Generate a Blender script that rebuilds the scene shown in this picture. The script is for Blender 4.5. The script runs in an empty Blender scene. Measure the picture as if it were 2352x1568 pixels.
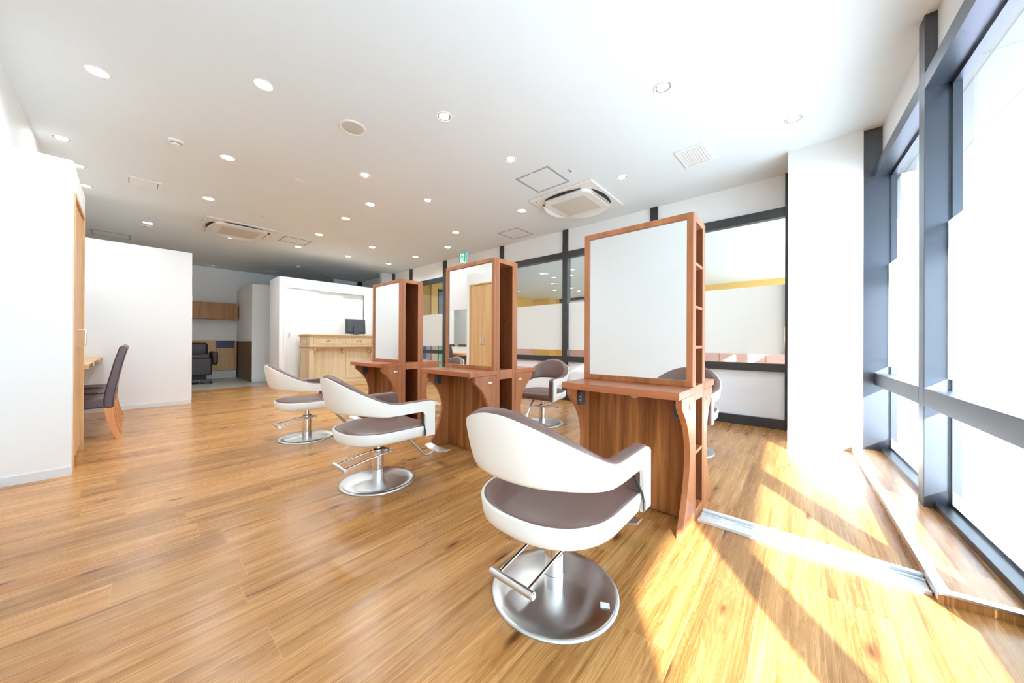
import bpy, bmesh, math, random
from mathutils import Vector, Matrix
random.seed(7)
PI = math.pi
S = bpy.context.scene
COL = S.collection
CEIL = 2.96

# ------------------------------------------------------------------ materials
def nodes(name):
    m = bpy.data.materials.new(name); m.use_nodes = True
    nt = m.node_tree; nt.nodes.clear()
    out = nt.nodes.new('ShaderNodeOutputMaterial')
    return m, nt, out
def N(nt, typ, **kw):
    n = nt.nodes.new(typ)
    for k, v in kw.items(): setattr(n, k, v)
    return n
def setin(n, **kw):
    for k, v in kw.items():
        n.inputs[k.replace('_', ' ')].default_value = v
def math_(nt, op, a, b=None, c=None):
    n = nt.nodes.new('ShaderNodeMath'); n.operation = op
    for i, v in enumerate((a, b, c)):
        if v is None: continue
        if isinstance(v, (int, float)): n.inputs[i].default_value = v
        else: nt.links.new(v, n.inputs[i])
    return n.outputs[0]
def mix(nt, fac, a, b, blend='MIX'):
    n = nt.nodes.new('ShaderNodeMix'); n.data_type = 'RGBA'; n.blend_type = blend
    for s, v in ((0, fac), (6, a), (7, b)):
        if isinstance(v, (int, float)): n.inputs[s].default_value = v
        elif isinstance(v, tuple): n.inputs[s].default_value = (v[0], v[1], v[2], 1)
        else: nt.links.new(v, n.inputs[s])
    return n.outputs[2]
def ramp(nt, fac, stops):
    n = nt.nodes.new('ShaderNodeValToRGB'); e = n.color_ramp.elements
    while len(e) < len(stops): e.new(0.5)
    for i, (p, c) in enumerate(stops):
        e[i].position = p; e[i].color = (c[0], c[1], c[2], 1) if isinstance(c, tuple) else (c, c, c, 1)
    nt.links.new(fac, n.inputs[0]); return n.outputs[0]
def mapped(nt, scale=(1, 1, 1), space='Object'):
    tc = nt.nodes.new('ShaderNodeTexCoord'); mp = nt.nodes.new('ShaderNodeMapping')
    mp.inputs['Scale'].default_value = scale
    nt.links.new(tc.outputs[space], mp.inputs['Vector']); return mp.outputs[0]
def noise(nt, vec, scale, detail=3, rough=0.55, dist=0.0):
    n = nt.nodes.new('ShaderNodeTexNoise')
    setin(n, Scale=scale, Detail=detail, Roughness=rough, Distortion=dist)
    nt.links.new(vec, n.inputs['Vector']); return n.outputs['Fac']
def bump(nt, h, strength, dist=0.002):
    b = nt.nodes.new('ShaderNodeBump'); b.inputs['Strength'].default_value = strength
    b.inputs['Distance'].default_value = dist
    nt.links.new(h, b.inputs['Height']); return b.outputs[0]
def srgb(r, g, b):
    f = lambda c: (c / 255 / 12.92) if c / 255 <= 0.04045 else ((c / 255 + 0.055) / 1.055) ** 2.4
    return (f(r), f(g), f(b))
def pbr(name, col, rough=0.5, metal=0.0, var=0.04, nscale=6.0, bstr=0.0, bscale=200.0, spec=0.5, emit=None, estr=0.0, coat=0.0):
    m, nt, out = nodes(name)
    p = N(nt, 'ShaderNodeBsdfPrincipled')
    v = mapped(nt)
    n = noise(nt, v, nscale)
    c = mix(nt, n, tuple(x * (1 - var) for x in col), tuple(min(1, x * (1 + var)) for x in col))
    nt.links.new(c, p.inputs['Base Color'])
    setin(p, Roughness=rough, Metallic=metal)
    p.inputs['Specular IOR Level'].default_value = spec
    p.inputs['Coat Weight'].default_value = coat
    if bstr > 0: nt.links.new(bump(nt, noise(nt, v, bscale, 2), bstr, 0.001), p.inputs['Normal'])
    if emit:
        p.inputs['Emission Color'].default_value = (*emit, 1); p.inputs['Emission Strength'].default_value = estr
    nt.links.new(p.outputs[0], out.inputs[0]); return m
def wood(name, dark, mid, light, axis='z', freq=1.0, rough=0.4, spec=0.4, stripes=0.6):
    m, nt, out = nodes(name); p = N(nt, 'ShaderNodeBsdfPrincipled')
    sc = {'z': (1, 1, 0.05), 'x': (0.05, 1, 1), 'y': (1, 0.05, 1)}[axis]
    v = mapped(nt, sc)
    a = noise(nt, v, 9 * freq, 3, 0.55, 0.5)
    b = noise(nt, v, 60 * freq, 3, 0.6)
    f = math_(nt, 'ADD', math_(nt, 'MULTIPLY', a, stripes), math_(nt, 'MULTIPLY', b, 1 - stripes))
    c = ramp(nt, f, [(0.3, dark), (0.5, mid), (0.7, light)])
    nt.links.new(c, p.inputs['Base Color']); setin(p, Roughness=rough)
    p.inputs['Specular IOR Level'].default_value = spec
    nt.links.new(bump(nt, b, 0.06, 0.001), p.inputs['Normal'])
    nt.links.new(p.outputs[0], out.inputs[0]); return m

def floor_planks():
    m, nt, out = nodes('oak_planks'); p = N(nt, 'ShaderNodeBsdfPrincipled')
    tc = nt.nodes.new('ShaderNodeTexCoord'); sx = nt.nodes.new('ShaderNodeSeparateXYZ')
    nt.links.new(tc.outputs['Object'], sx.inputs[0]); X, Y = sx.outputs[0], sx.outputs[1]
    W, L = 0.1835, 1.25
    ry = math_(nt, 'DIVIDE', math_(nt, 'SUBTRACT', Y, 0.1225), W)
    row = math_(nt, 'FLOOR', ry); fy = math_(nt, 'FRACT', ry)
    wn = nt.nodes.new('ShaderNodeTexWhiteNoise'); wn.noise_dimensions = '1D'
    nt.links.new(row, wn.inputs['W'])
    rx = math_(nt, 'ADD', math_(nt, 'DIVIDE', X, L), math_(nt, 'MULTIPLY', wn.outputs['Value'], 7.3))
    colm = math_(nt, 'FLOOR', rx); fx = math_(nt, 'FRACT', rx)
    cid = nt.nodes.new('ShaderNodeCombineXYZ'); nt.links.new(row, cid.inputs[0]); nt.links.new(colm, cid.inputs[1])
    w2 = nt.nodes.new('ShaderNodeTexWhiteNoise'); w2.noise_dimensions = '2D'
    nt.links.new(cid.outputs[0], w2.inputs['Vector'])
    pid = w2.outputs['Value']
    # grain coordinates shifted per plank
    cv = nt.nodes.new('ShaderNodeCombineXYZ')
    nt.links.new(math_(nt, 'ADD', X, math_(nt, 'MULTIPLY', pid, 37.0)), cv.inputs[0])
    nt.links.new(Y, cv.inputs[1]); nt.links.new(math_(nt, 'MULTIPLY', pid, 11.0), cv.inputs[2])
    mp = nt.nodes.new('ShaderNodeMapping'); mp.inputs['Scale'].default_value = (0.16, 2.0, 1)
    nt.links.new(cv.outputs[0], mp.inputs[0])
    mp2 = nt.nodes.new('ShaderNodeMapping'); mp2.inputs['Scale'].default_value = (0.05, 2.2, 1)
    nt.links.new(cv.outputs[0], mp2.inputs[0])
    # knots
    vor = nt.nodes.new('ShaderNodeTexVoronoi'); vor.feature = 'F1'; vor.voronoi_dimensions = '2D'
    mk = nt.nodes.new('ShaderNodeMapping'); mk.inputs['Scale'].default_value = (0.62, 2.3, 1)
    nt.links.new(cv.outputs[0], mk.inputs[0]); nt.links.new(mk.outputs[0], vor.inputs['Vector'])
    vor.inputs['Scale'].default_value = 1.55
    d = vor.outputs['Distance']
    kn = noise(nt, mp.outputs[0], 14, 3, 0.6)
    dd = math_(nt, 'ADD', d, math_(nt, 'MULTIPLY', math_(nt, 'SUBTRACT', kn, 0.5), 0.13))
    sel = nt.nodes.new('ShaderNodeSeparateColor'); nt.links.new(vor.outputs['Color'], sel.inputs[0])
    has = math_(nt, 'GREATER_THAN', sel.outputs[0], 0.38)
    knot = math_(nt, 'MULTIPLY', ramp(nt, dd, [(0.0, 0.95), (0.020, 0.8), (0.062, 0.0)]), has)
    halo = math_(nt, 'MULTIPLY', ramp(nt, dd, [(0.0, 1.0), (0.22, 0.0), (0.9, 0.0)]), has)
    a = noise(nt, mp.outputs[0], 7, 4, 0.6, 1.2)
    fine = noise(nt, mp2.outputs[0], 55, 3, 0.6, 0.3)
    broad = noise(nt, mp2.outputs[0], 9, 2, 0.5, 0.6)
    ring = math_(nt, 'FRACT', math_(nt, 'MULTIPLY', math_(nt, 'ADD', a, math_(nt, 'MULTIPLY', halo, 0.35)), 9.0))
    f = math_(nt, 'ADD', math_(nt, 'ADD', math_(nt, 'MULTIPLY', broad, 0.50), math_(nt, 'MULTIPLY', fine, 0.38)), math_(nt, 'MULTIPLY', ring, 0.12))
    c = ramp(nt, f, [(0.30, srgb(128, 80, 38)), (0.45, srgb(174, 120, 64)), (0.58, srgb(197, 146, 88)), (0.74, srgb(214, 168, 112))])
    tint = math_(nt, 'ADD', math_(nt, 'MULTIPLY', pid, 0.30), 0.83)
    tn = nt.nodes.new('ShaderNodeCombineColor')
    for i in range(3): nt.links.new(tint, tn.inputs[i])
    c = mix(nt, 1.0, c, tn.outputs[0], 'MULTIPLY')
    c = mix(nt, math_(nt, 'MULTIPLY', halo, 0.45), c, srgb(150, 92, 40))
    c = mix(nt, knot, c, srgb(84, 48, 24))
    # seams, tinted pale to paint in the bright reflection along the joints
    ey = math_(nt, 'MINIMUM', fy, math_(nt, 'SUBTRACT', 1.0, fy))
    ex = math_(nt, 'MINIMUM', fx, math_(nt, 'SUBTRACT', 1.0, fx))
    s1 = math_(nt, 'LESS_THAN', math_(nt, 'MULTIPLY', ey, W), 0.0008)
    s2 = math_(nt, 'LESS_THAN', math_(nt, 'MULTIPLY', ex, L), 0.0008)
    seam = math_(nt, 'MAXIMUM', s1, s2)
    c = mix(nt, math_(nt, 'MULTIPLY', seam, 0.45), c, srgb(226, 190, 142))
    nt.links.new(c, p.inputs['Base Color'])
    setin(p, Roughness=0.3); p.inputs['Specular IOR Level'].default_value = 0.5
    r = math_(nt, 'ADD', math_(nt, 'MULTIPLY', fine, 0.14), 0.19); nt.links.new(r, p.inputs['Roughness'])
    h = math_(nt, 'SUBTRACT', fine, math_(nt, 'MULTIPLY', seam, 1.5))
    nt.links.new(bump(nt, h, 0.10, 0.001), p.inputs['Normal'])
    nt.links.new(p.outputs[0], out.inputs[0]); return m

def glass_mat(name, tint=(0.96, 0.98, 0.985), refl=1.0):
    m, nt, out = nodes(name)
    t = N(nt, 'ShaderNodeBsdfTransparent'); t.inputs[0].default_value = (*tint, 1)
    g = N(nt, 'ShaderNodeBsdfGlossy'); g.inputs['Roughness'].default_value = 0.0
    lw = N(nt, 'ShaderNodeLayerWeight'); lw.inputs[0].default_value = 0.5
    fr = math_(nt, 'ADD', math_(nt, 'MULTIPLY', math_(nt, 'POWER', lw.outputs['Facing'], 5.0), 0.55), 0.03)
    mx = N(nt, 'ShaderNodeMixShader')
    nt.links.new(math_(nt, 'MULTIPLY', fr, refl), mx.inputs[0])
    nt.links.new(t.outputs[0], mx.inputs[1]); nt.links.new(g.outputs[0], mx.inputs[2])
    nt.links.new(mx.outputs[0], out.inputs[0]); return m
def film_mat(name, col=(0.92, 0.94, 0.95), clear=0.12):
    m, nt, out = nodes(name)
    tr = N(nt, 'ShaderNodeBsdfTranslucent'); tr.inputs[0].default_value = (*col, 1)
    df = N(nt, 'ShaderNodeBsdfDiffuse'); df.inputs[0].default_value = (*col, 1)
    tp = N(nt, 'ShaderNodeBsdfTransparent')
    m1 = N(nt, 'ShaderNodeMixShader'); m1.inputs[0].default_value = 0.34
    nt.links.new(tr.outputs[0], m1.inputs[1]); nt.links.new(df.outputs[0], m1.inputs[2])
    m2 = N(nt, 'ShaderNodeMixShader')
    n = noise(nt, mapped(nt), 240, 2)
    nt.links.new(math_(nt, 'ADD', math_(nt, 'MULTIPLY', n, 0.04), clear), m2.inputs[0])
    nt.links.new(m1.outputs[0], m2.inputs[1]); nt.links.new(tp.outputs[0], m2.inputs[2])
    nt.links.new(m2.outputs[0], out.inputs[0]); return m
def brushed_disc():
    m, nt, out = nodes('brushed_steel_disc'); p = N(nt, 'ShaderNodeBsdfPrincipled')
    setin(p, Metallic=1.0, Roughness=0.30); p.inputs['Base Color'].default_value = (0.60, 0.61, 0.60, 1)
    p.inputs['Anisotropic'].default_value = 0.85
    tg = N(nt, 'ShaderNodeTangent'); tg.direction_type = 'RADIAL'; tg.axis = 'Z'
    nt.links.new(tg.outputs[0], p.inputs['Tangent'])
    tc = nt.nodes.new('ShaderNodeTexCoord'); sx = nt.nodes.new('ShaderNodeSeparateXYZ')
    nt.links.new(tc.outputs['Object'], sx.inputs[0])
    r = math_(nt, 'SQRT', math_(nt, 'ADD', math_(nt, 'POWER', sx.outputs[0], 2), math_(nt, 'POWER', sx.outputs[1], 2)))
    cm = nt.nodes.new('ShaderNodeCombineXYZ'); nt.links.new(r, cm.inputs[0])
    n = noise(nt, cm.outputs[0], 900, 2)
    nt.links.new(bump(nt, n, 0.05, 0.0005), p.inputs['Normal'])
    nt.links.new(p.outputs[0], out.inputs[0]); return m
def grid_mat(name, base, line, axis, pitch, width, rough=0.5):
    """surface with regular thin lines (slats, panel joints)"""
    m, nt, out = nodes(name); p = N(nt, 'ShaderNodeBsdfPrincipled')
    tc = nt.nodes.new('ShaderNodeTexCoord'); sx = nt.nodes.new('ShaderNodeSeparateXYZ')
    nt.links.new(tc.outputs['Object'], sx.inputs[0])
    l = None
    for a, pt in zip(axis, pitch):
        f = math_(nt, 'FRACT', math_(nt, 'DIVIDE', sx.outputs['xyz'.index(a)], pt))
        q = math_(nt, 'LESS_THAN', f, width / pt)
        l = q if l is None else math_(nt, 'MAXIMUM', l, q)
    nt.links.new(mix(nt, l, base, line), p.inputs['Base Color']); setin(p, Roughness=rough)
    nt.links.new(p.outputs[0], out.inputs[0]); return m
def emis(name, col, strength):
    m, nt, out = nodes(name); e = N(nt, 'ShaderNodeEmission')
    e.inputs[0].default_value = (*col, 1); e.inputs[1].default_value = strength
    nt.links.new(e.outputs[0], out.inputs[0]); return m

M = dict(
    floor=floor_planks(),
    tile=grid_mat('grey_floor_tile', srgb(186, 182, 170), srgb(160, 156, 146), 'xy', (0.45, 0.45), 0.004, 0.35),
    wall=pbr('white_wallpaper', (0.86, 0.865, 0.86), 0.75, var=0.012, nscale=3, bstr=0.08, bscale=260, spec=0.25),
    ceil=pbr('white_ceiling_paint', (0.80, 0.86, 0.885), 0.85, var=0.01, nscale=2, spec=0.2),
    skirt=pbr('grey_white_vinyl_skirting', (0.76, 0.78, 0.80), 0.5, var=0.01),
    hatchg=pbr('grey_hatch_edge', (0.40, 0.41, 0.42), 0.45),
    skirtd=pbr('grey_baffle', (0.34, 0.33, 0.31), 0.5),
    white=pbr('white_plastic', (0.86, 0.86, 0.85), 0.4, var=0.01),
    cream=pbr('cream_plastic', (0.84, 0.82, 0.77), 0.45, var=0.01),
    creamg=grid_mat('cream_intake_grille', (0.70, 0.65, 0.56), (0.60, 0.55, 0.47), 'xy', (0.165, 0.012), 0.003),
    slot=pbr('dark_slot', (0.05, 0.05, 0.06), 0.6),
    blackal=pbr('black_aluminium', (0.030, 0.032, 0.036), 0.38, metal=0.0, var=0.05, spec=0.6),
    alu=pbr('satin_aluminium', (0.80, 0.81, 0.82), 0.32, metal=1.0, var=0.02),
    anod=pbr('grey_anodised_aluminium', (0.14, 0.15, 0.175), 0.36, metal=1.0, var=0.04),
    chrome=pbr('chrome', (0.86, 0.86, 0.87), 0.07, metal=1.0, var=0.01),
    satin=pbr('satin_chrome_grip', (0.72, 0.72, 0.73), 0.38, metal=1.0, var=0.01),
    steel=brushed_disc(),
    vinylw=pbr('cream_white_vinyl', (0.84, 0.82, 0.77), 0.38, var=0.012, nscale=3, bstr=0.05, bscale=420, spec=0.4),
    vinylb=pbr('brown_vinyl', srgb(118, 92, 84), 0.36, var=0.05, nscale=4, bstr=0.06, bscale=420, spec=0.5),
    leather=pbr('dark_brown_leather', srgb(86, 64, 70), 0.34, var=0.08, nscale=5, bstr=0.1, bscale=350, spec=0.55),
    shampoo=pbr('black_brown_leather', srgb(52, 40, 42), 0.38, var=0.08, nscale=5, bstr=0.1, bscale=300, spec=0.5),
    mirror=pbr('mirror_silver', (0.93, 0.95, 0.94), 0.0, metal=1.0, var=0.0),
    cherry=wood('cherry_wood', srgb(146, 88, 50), srgb(174, 110, 68), srgb(194, 130, 90), 'z', 1.0, 0.33),
    cherryh=wood('cherry_wood_edge', srgb(156, 90, 54), srgb(178, 108, 68), srgb(196, 126, 86), 'y', 0.8, 0.30),
    walnut=wood('striped_teak_panel', srgb(92, 52, 24), srgb(146, 90, 46), srgb(188, 126, 72), 'z', 2.0, 0.38, stripes=0.75),
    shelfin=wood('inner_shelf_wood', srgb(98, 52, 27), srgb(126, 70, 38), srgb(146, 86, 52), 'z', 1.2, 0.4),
    oak=wood('light_oak_veneer', srgb(196, 150, 100), srgb(214, 172, 122), srgb(226, 188, 142), 'z', 1.6, 0.45),
    oakd=wood('warm_oak_veneer', srgb(150, 102, 60), srgb(176, 126, 80), srgb(192, 144, 98), 'z', 1.4, 0.45),
    wainscot=wood('dark_oak_wainscot', srgb(84, 62, 44), srgb(110, 84, 60), srgb(128, 100, 74), 'z', 2.4, 0.5),
    pine=wood('limed_pine', srgb(198, 176, 138), srgb(214, 194, 158), srgb(226, 208, 176), 'z', 1.8, 0.5),
    pineh=wood('limed_pine_moulding', srgb(204, 168, 120), srgb(218, 186, 140), srgb(228, 202, 160), 'x', 1.8, 0.5),
    legwood=wood('orange_beech', srgb(222, 150, 96), srgb(234, 166, 112), srgb(242, 180, 130), 'z', 1.0, 0.4),
    glass=glass_mat('clear_glass'),
    glassd=glass_mat('partition_glass', (0.93, 0.95, 0.955), 1.2),
    film=film_mat('frosted_window_film', (0.93, 0.95, 0.96), 0.0),
    filmw=film_mat('frosted_partition_film', (0.90, 0.885, 0.86), 0.05),
    panelw=pbr('white_glossy_panel', (0.84, 0.88, 0.93), 0.06, var=0.01, spec=0.5),
    plastd=pbr('dark_grey_plastic', (0.07, 0.075, 0.085), 0.4),
    plastg=pbr('monitor_grey_plastic', (0.055, 0.06, 0.075), 0.38),
    black=pbr('black_rubber', (0.02, 0.02, 0.022), 0.5),
    brass=pbr('aged_bronze', (0.20, 0.18, 0.15), 0.4, metal=0.8),
    lens=emis('lamp_lens', (1.0, 0.98, 0.95), 14.0),
    lensd=emis('lamp_lens_soft', (1.0, 0.98, 0.95), 4.0),
    beige=pbr('beige_speaker_cloth', (0.62, 0.59, 0.53), 0.8, var=0.02, bstr=0.1, bscale=900),
    signg=emis('exit_sign_green', (0.01, 0.62, 0.42), 0.34),
    signw=emis('exit_sign_white', (0.95, 1.0, 0.97), 0.34),
    yellow=pbr('yellow_wall', srgb(238, 196, 108), 0.7, var=0.02),
    tan=pbr('tan_wall', srgb(206, 164, 92), 0.7, var=0.02),  # yellow wall in shade, the shade put into the colour
    pink=pbr('pink_panel', srgb(226, 180, 168), 0.5, var=0.02),
    purple=pbr('lavender_panel', srgb(166, 156, 196), 0.5),
    beigep=pbr('beige_panel', srgb(214, 190, 168), 0.5),
    green=pbr('mint_panel', srgb(140, 206, 170), 0.5),
    magenta=pbr('magenta_board', srgb(226, 120, 214), 0.5),
    greyglass=pbr('grey_blue_glazing', srgb(130, 138, 150), 0.2),
    nfloor=pbr('pale_grey_vinyl_floor', (0.56, 0.56, 0.55), 0.3, var=0.03),
    ground=pbr('pale_concrete_paving', (0.74, 0.74, 0.73), 0.8, var=0.04, nscale=2),
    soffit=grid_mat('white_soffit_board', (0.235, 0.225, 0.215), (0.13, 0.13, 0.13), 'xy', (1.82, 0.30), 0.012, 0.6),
    niche=pbr('blue_grey_niche', srgb(70, 82, 108), 0.5),
    tape=pbr('cream_tape', (0.86, 0.84, 0.78), 0.5),
    plastic_clear=pbr('milky_rail', (0.78, 0.81, 0.84), 0.18, metal=0.35, var=0.03, spec=0.6),
    slatw=grid_mat('white_vent_slats', (0.88, 0.88, 0.88), (0.58, 0.60, 0.66), 'x', (0.028,), 0.008),
)

# ------------------------------------------------------------------ geometry helpers
class MB:
    def __init__(s): s.v = []; s.f = []
    def add(s, vs, fs):
        o = len(s.v); s.v += [tuple(x) for x in vs]; s.f += [tuple(i + o for i in f) for f in fs]; return s
    def box(s, x0, x1, y0, y1, z0, z1, rz=0.0, about=None):
        vs = [(x, y, z) for z in (z0, z1) for y in (y0, y1) for x in (x0, x1)]
        if rz:
            ax, ay = about if about else ((x0 + x1) / 2, (y0 + y1) / 2)
            c, n = math.cos(rz), math.sin(rz)
            vs = [(ax + (x - ax) * c - (y - ay) * n, ay + (x - ax) * n + (y - ay) * c, z) for x, y, z in vs]
        return s.add(vs, [(0, 2, 3, 1), (4, 5, 7, 6), (0, 1, 5, 4), (2, 6, 7, 3), (0, 4, 6, 2), (1, 3, 7, 5)])
    def prism(s, poly, plane, a, b):
        """extrude a 2-D polygon: plane 'xz' -> along y, 'xy' -> along z, 'yz' -> along x"""
        def P(u, v, w):
            return {'xz': (u, w, v), 'xy': (u, v, w), 'yz': (w, u, v)}[plane]
        n = len(poly)
        vs = [P(u, v, a) for u, v in poly] + [P(u, v, b) for u, v in poly]
        fs = [tuple(range(n))[::-1], tuple(range(n, 2 * n))] + [(i, (i + 1) % n, n + (i + 1) % n, n + i) for i in range(n)]
        return s.add(vs, fs)
    def lathe(s, prof, c=(0, 0, 0), seg=48):
        vs = []; fs = []
        for r, z in prof:
            for i in range(seg):
                t = 2 * PI * i / seg; vs.append((c[0] + r * math.cos(t), c[1] + r * math.sin(t), c[2] + z))
        for j in range(len(prof) - 1):
            for i in range(seg):
                k = (i + 1) % seg
                fs.append((j * seg + i, j * seg + k, (j + 1) * seg + k, (j + 1) * seg + i))
        fs.append(tuple(range(seg))[::-1]); b = (len(prof) - 1) * seg; fs.append(tuple(range(b, b + seg)))
        return s.add(vs, fs)
    def cyl(s, p, q, r, seg=20, r2=None):
        return s.tube([p, q], r, seg, r2)
    def tube(s, path, r, seg=14, r2=None):
        pts = [Vector(p) for p in path]; n = len(pts); vs = []; fs = []
        up = None
        for i, p in enumerate(pts):
            d = (pts[min(i + 1, n - 1)] - pts[max(i - 1, 0)]).normalized()
            if up is None:
                up = Vector((0, 0, 1)) if abs(d.z) < 0.9 else Vector((1, 0, 0))
            a = d.cross(up).normalized(); b = a.cross(d).normalized(); up = b
            rr = r if r2 is None else r + (r2 - r) * i / (n - 1)
            for k in range(seg):
                t = 2 * PI * k / seg; vs.append(p + a * rr * math.cos(t) + b * rr * math.sin(t))
        for i in range(n - 1):
            for k in range(seg):
                j = (k + 1) % seg; fs.append((i * seg + k, i * seg + j, (i + 1) * seg + j, (i + 1) * seg + k))
        fs.append(tuple(range(seg))[::-1]); fs.append(tuple(range((n - 1) * seg, n * seg)))
        return s.add(vs, fs)
    def loft(s, rings, closed=True, caps=True):
        n = len(rings[0]); vs = [p for r in rings for p in r]; fs = []
        for j in range(len(rings) - 1):
            for i in range(n if closed else n - 1):
                k = (i + 1) % n; fs.append((j * n + i, j * n + k, (j + 1) * n + k, (j + 1) * n + i))
        if caps:
            fs.append(tuple(range(n))[::-1]); b = (len(rings) - 1) * n; fs.append(tuple(range(b, b + n)))
        return s.add(vs, fs)
    def build(s, name, mat, parent=None, smooth=False, bevel=0.0, seg=2, angle=35, loc=None):
        me = bpy.data.meshes.new(name); me.from_pydata(s.v, [], s.f); me.update()
        bm = bmesh.new(); bm.from_mesh(me); bmesh.ops.recalc_face_normals(bm, faces=bm.faces)
        bm.to_mesh(me); bm.free()
        o = bpy.data.objects.new(name, me); COL.objects.link(o)
        me.materials.append(M[mat] if isinstance(mat, str) else mat)
        if smooth or bevel > 0:
            me.shade_smooth()
            me.set_sharp_from_angle(angle=math.radians(angle))
        if bevel > 0:
            b = o.modifiers.new('bevel', 'BEVEL'); b.width = bevel; b.segments = seg
            b.limit_method = 'ANGLE'; b.angle_limit = math.radians(40); b.harden_normals = True
        if parent: o.parent = parent
        if loc: o.location = loc
        return o
def tag(o, label=None, cat=None, group=None, kind=None):
    if label: o['label'] = label
    if cat: o['category'] = cat
    if group: o['group'] = group
    if kind: o['kind'] = kind
    return o
def thing(name, label, cat, loc=(0, 0, 0), rz=0.0, group=None):
    o = bpy.data.objects.new(name, None); COL.objects.link(o); o.empty_display_size = 0.1
    o.location = loc; o.rotation_euler = (0, 0, rz); return tag(o, label, cat, group)
def struct(o): return tag(o, kind='structure')
def sempty(name, loc=(0, 0, 0), rz=0.0):
    o = bpy.data.objects.new(name, None); COL.objects.link(o); o.location = loc; o.rotation_euler = (0, 0, rz)
    o.empty_display_size = 0.1; return struct(o)
def dup(root, loc, rz, label, skip=()):
    r = root.copy(); COL.objects.link(r); r.location = loc; r.rotation_euler = (0, 0, rz); r['label'] = label
    for ch in list(root.children):
        if ch.name.split('.')[0] in skip: continue
        c = ch.copy(); COL.objects.link(c); c.parent = r
        for g in list(ch.children):
            if g.name.split('.')[0] in skip: continue
            d = g.copy(); COL.objects.link(d); d.parent = c
    return r
def sstep(a, b, x):
    t = max(0, min(1, (x - a) / (b - a))); return t * t * (3 - 2 * t)
def B(name, mat, x0, x1, y0, y1, z0, z1, parent=None, bevel=0.0, **k):
    return MB().box(x0, x1, y0, y1, z0, z1).build(name, mat, parent, bevel=bevel, **k)

# ------------------------------------------------------------------ camera
f_px, pitch, roll, yaw = 761.44, 2.28e-3, 4.61e-3, 0.716973
fw0 = Vector((math.cos(yaw), math.sin(yaw), 0)); rt0 = Vector((math.sin(yaw), -math.cos(yaw), 0)); up0 = Vector((0, 0, 1))
fw = fw0 * math.cos(pitch) + up0 * math.sin(pitch); up = up0 * math.cos(pitch) - fw0 * math.sin(pitch)
rt = rt0 * math.cos(roll) + up * math.sin(roll); u2 = up * math.cos(roll) - rt0 * math.sin(roll)
cam_d = bpy.data.cameras.new('camera'); cam = bpy.data.objects.new('camera', cam_d); COL.objects.link(cam)
cam_d.sensor_width = 36; cam_d.lens = f_px / 2352 * 36; cam_d.clip_start = 0.05; cam_d.clip_end = 200
cam.matrix_world = Matrix(((rt.x, u2.x, -fw.x, 0), (rt.y, u2.y, -fw.y, 0), (rt.z, u2.z, -fw.z, 1.0), (0, 0, 0, 1)))
S.camera = cam

# ------------------------------------------------------------------ room shell
XL, XW, YB = -0.62, 4.945, 11.9          # left wall, glazed partition, rear wall
def plane(name, mat, x0, x1, y0, y1, z, flip=False):
    return struct(B(name, mat, x0, x1, y0, y1, z - 0.12 if not flip else z, z if not flip else z + 0.12))
plane('floor', 'floor', XL - 0.1, XW + 0.12, -0.72, 9.22, 0.0)
struct(B('floor_tile', 'tile', XL - 0.1, XW + 0.12, 9.22, YB + 0.1, -0.12, 0.0))
plane('ceiling', 'ceil', XL - 0.1, XW + 0.12, -0.72, YB + 0.1, CEIL, True)
struct(B('wall_left', 'wall', XL - 0.1, XL, -0.80, YB + 0.1, 0, CEIL))
struct(B('wall_back', 'wall', XL, XW + 0.1, YB, YB + 0.1, 0, CEIL))
# closet box on the left with two oak doors
struct(MB().box(XL, -0.292, 4.09, 4.19, 0, 2.335).box(XL, -0.292, 4.94, 5.02, 0, 2.335).box(XL, -0.292, 4.19, 4.94, 2.13, 2.335)
       .build('wall_closet', 'wall'))
struct(B('baseboard_closet', 'skirt', XL, -0.290, 4.083, 4.0899, 0, 0.062))
# end wall of the dressing counter
struct(B('wall_counter', 'wall', XL, 0.632, 7.365, 7.47, 0, 2.405))
struct(B('baseboard_counter', 'skirt', XL, 0.632, 7.359, 7.365, 0, 0.06))
struct(B('trim_1', 'white', 0.610, 0.6345, 7.359, 7.365, 0.06, 1.74))
# shampoo-bay wall with dark wainscot
struct(MB().box(1.93, 2.62, 10.10, 10.2, 0, 2.405).box(1.93, 2.03, 10.2, YB, 0, 2.405).build('wall_shampoo', 'wall'))
struct(B('trim_2', 'wainscot', 1.918, 1.93, 10.10, YB, 0, 0.99, bevel=0.002))
struct(B('baseboard_shampoo', 'skirt', 1.93, 2.62, 10.094, 10.10, 0, 0.06))
# storage block behind the reception desk
ST_Y = 8.45
struct(MB().box(2.08, 2.185, ST_Y, ST_Y + 0.1, 0, 2.40).box(3.945, 4.62, ST_Y, ST_Y + 0.1, 0, 2.40).box(2.185, 3.945, ST_Y, ST_Y + 0.1, 2.19, 2.40)
       .box(2.08, 2.16, ST_Y + 0.1, 9.19, 0, 2.40).box(4.54, 4.62, ST_Y + 0.1, 9.19, 0, 2.40).box(2.16, 4.54, 9.11, 9.19, 0, 2.40)
       .build('wall_storage', 'wall'))
struct(MB().box(2.165, 2.205, ST_Y - 0.012, ST_Y, 0, 2.215).box(3.92, 3.96, ST_Y - 0.012, ST_Y, 0, 2.215).box(2.205, 3.92, ST_Y - 0.012, ST_Y, 2.175, 2.215)
       .build('trim_3', 'white', bevel=0.002))
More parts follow.
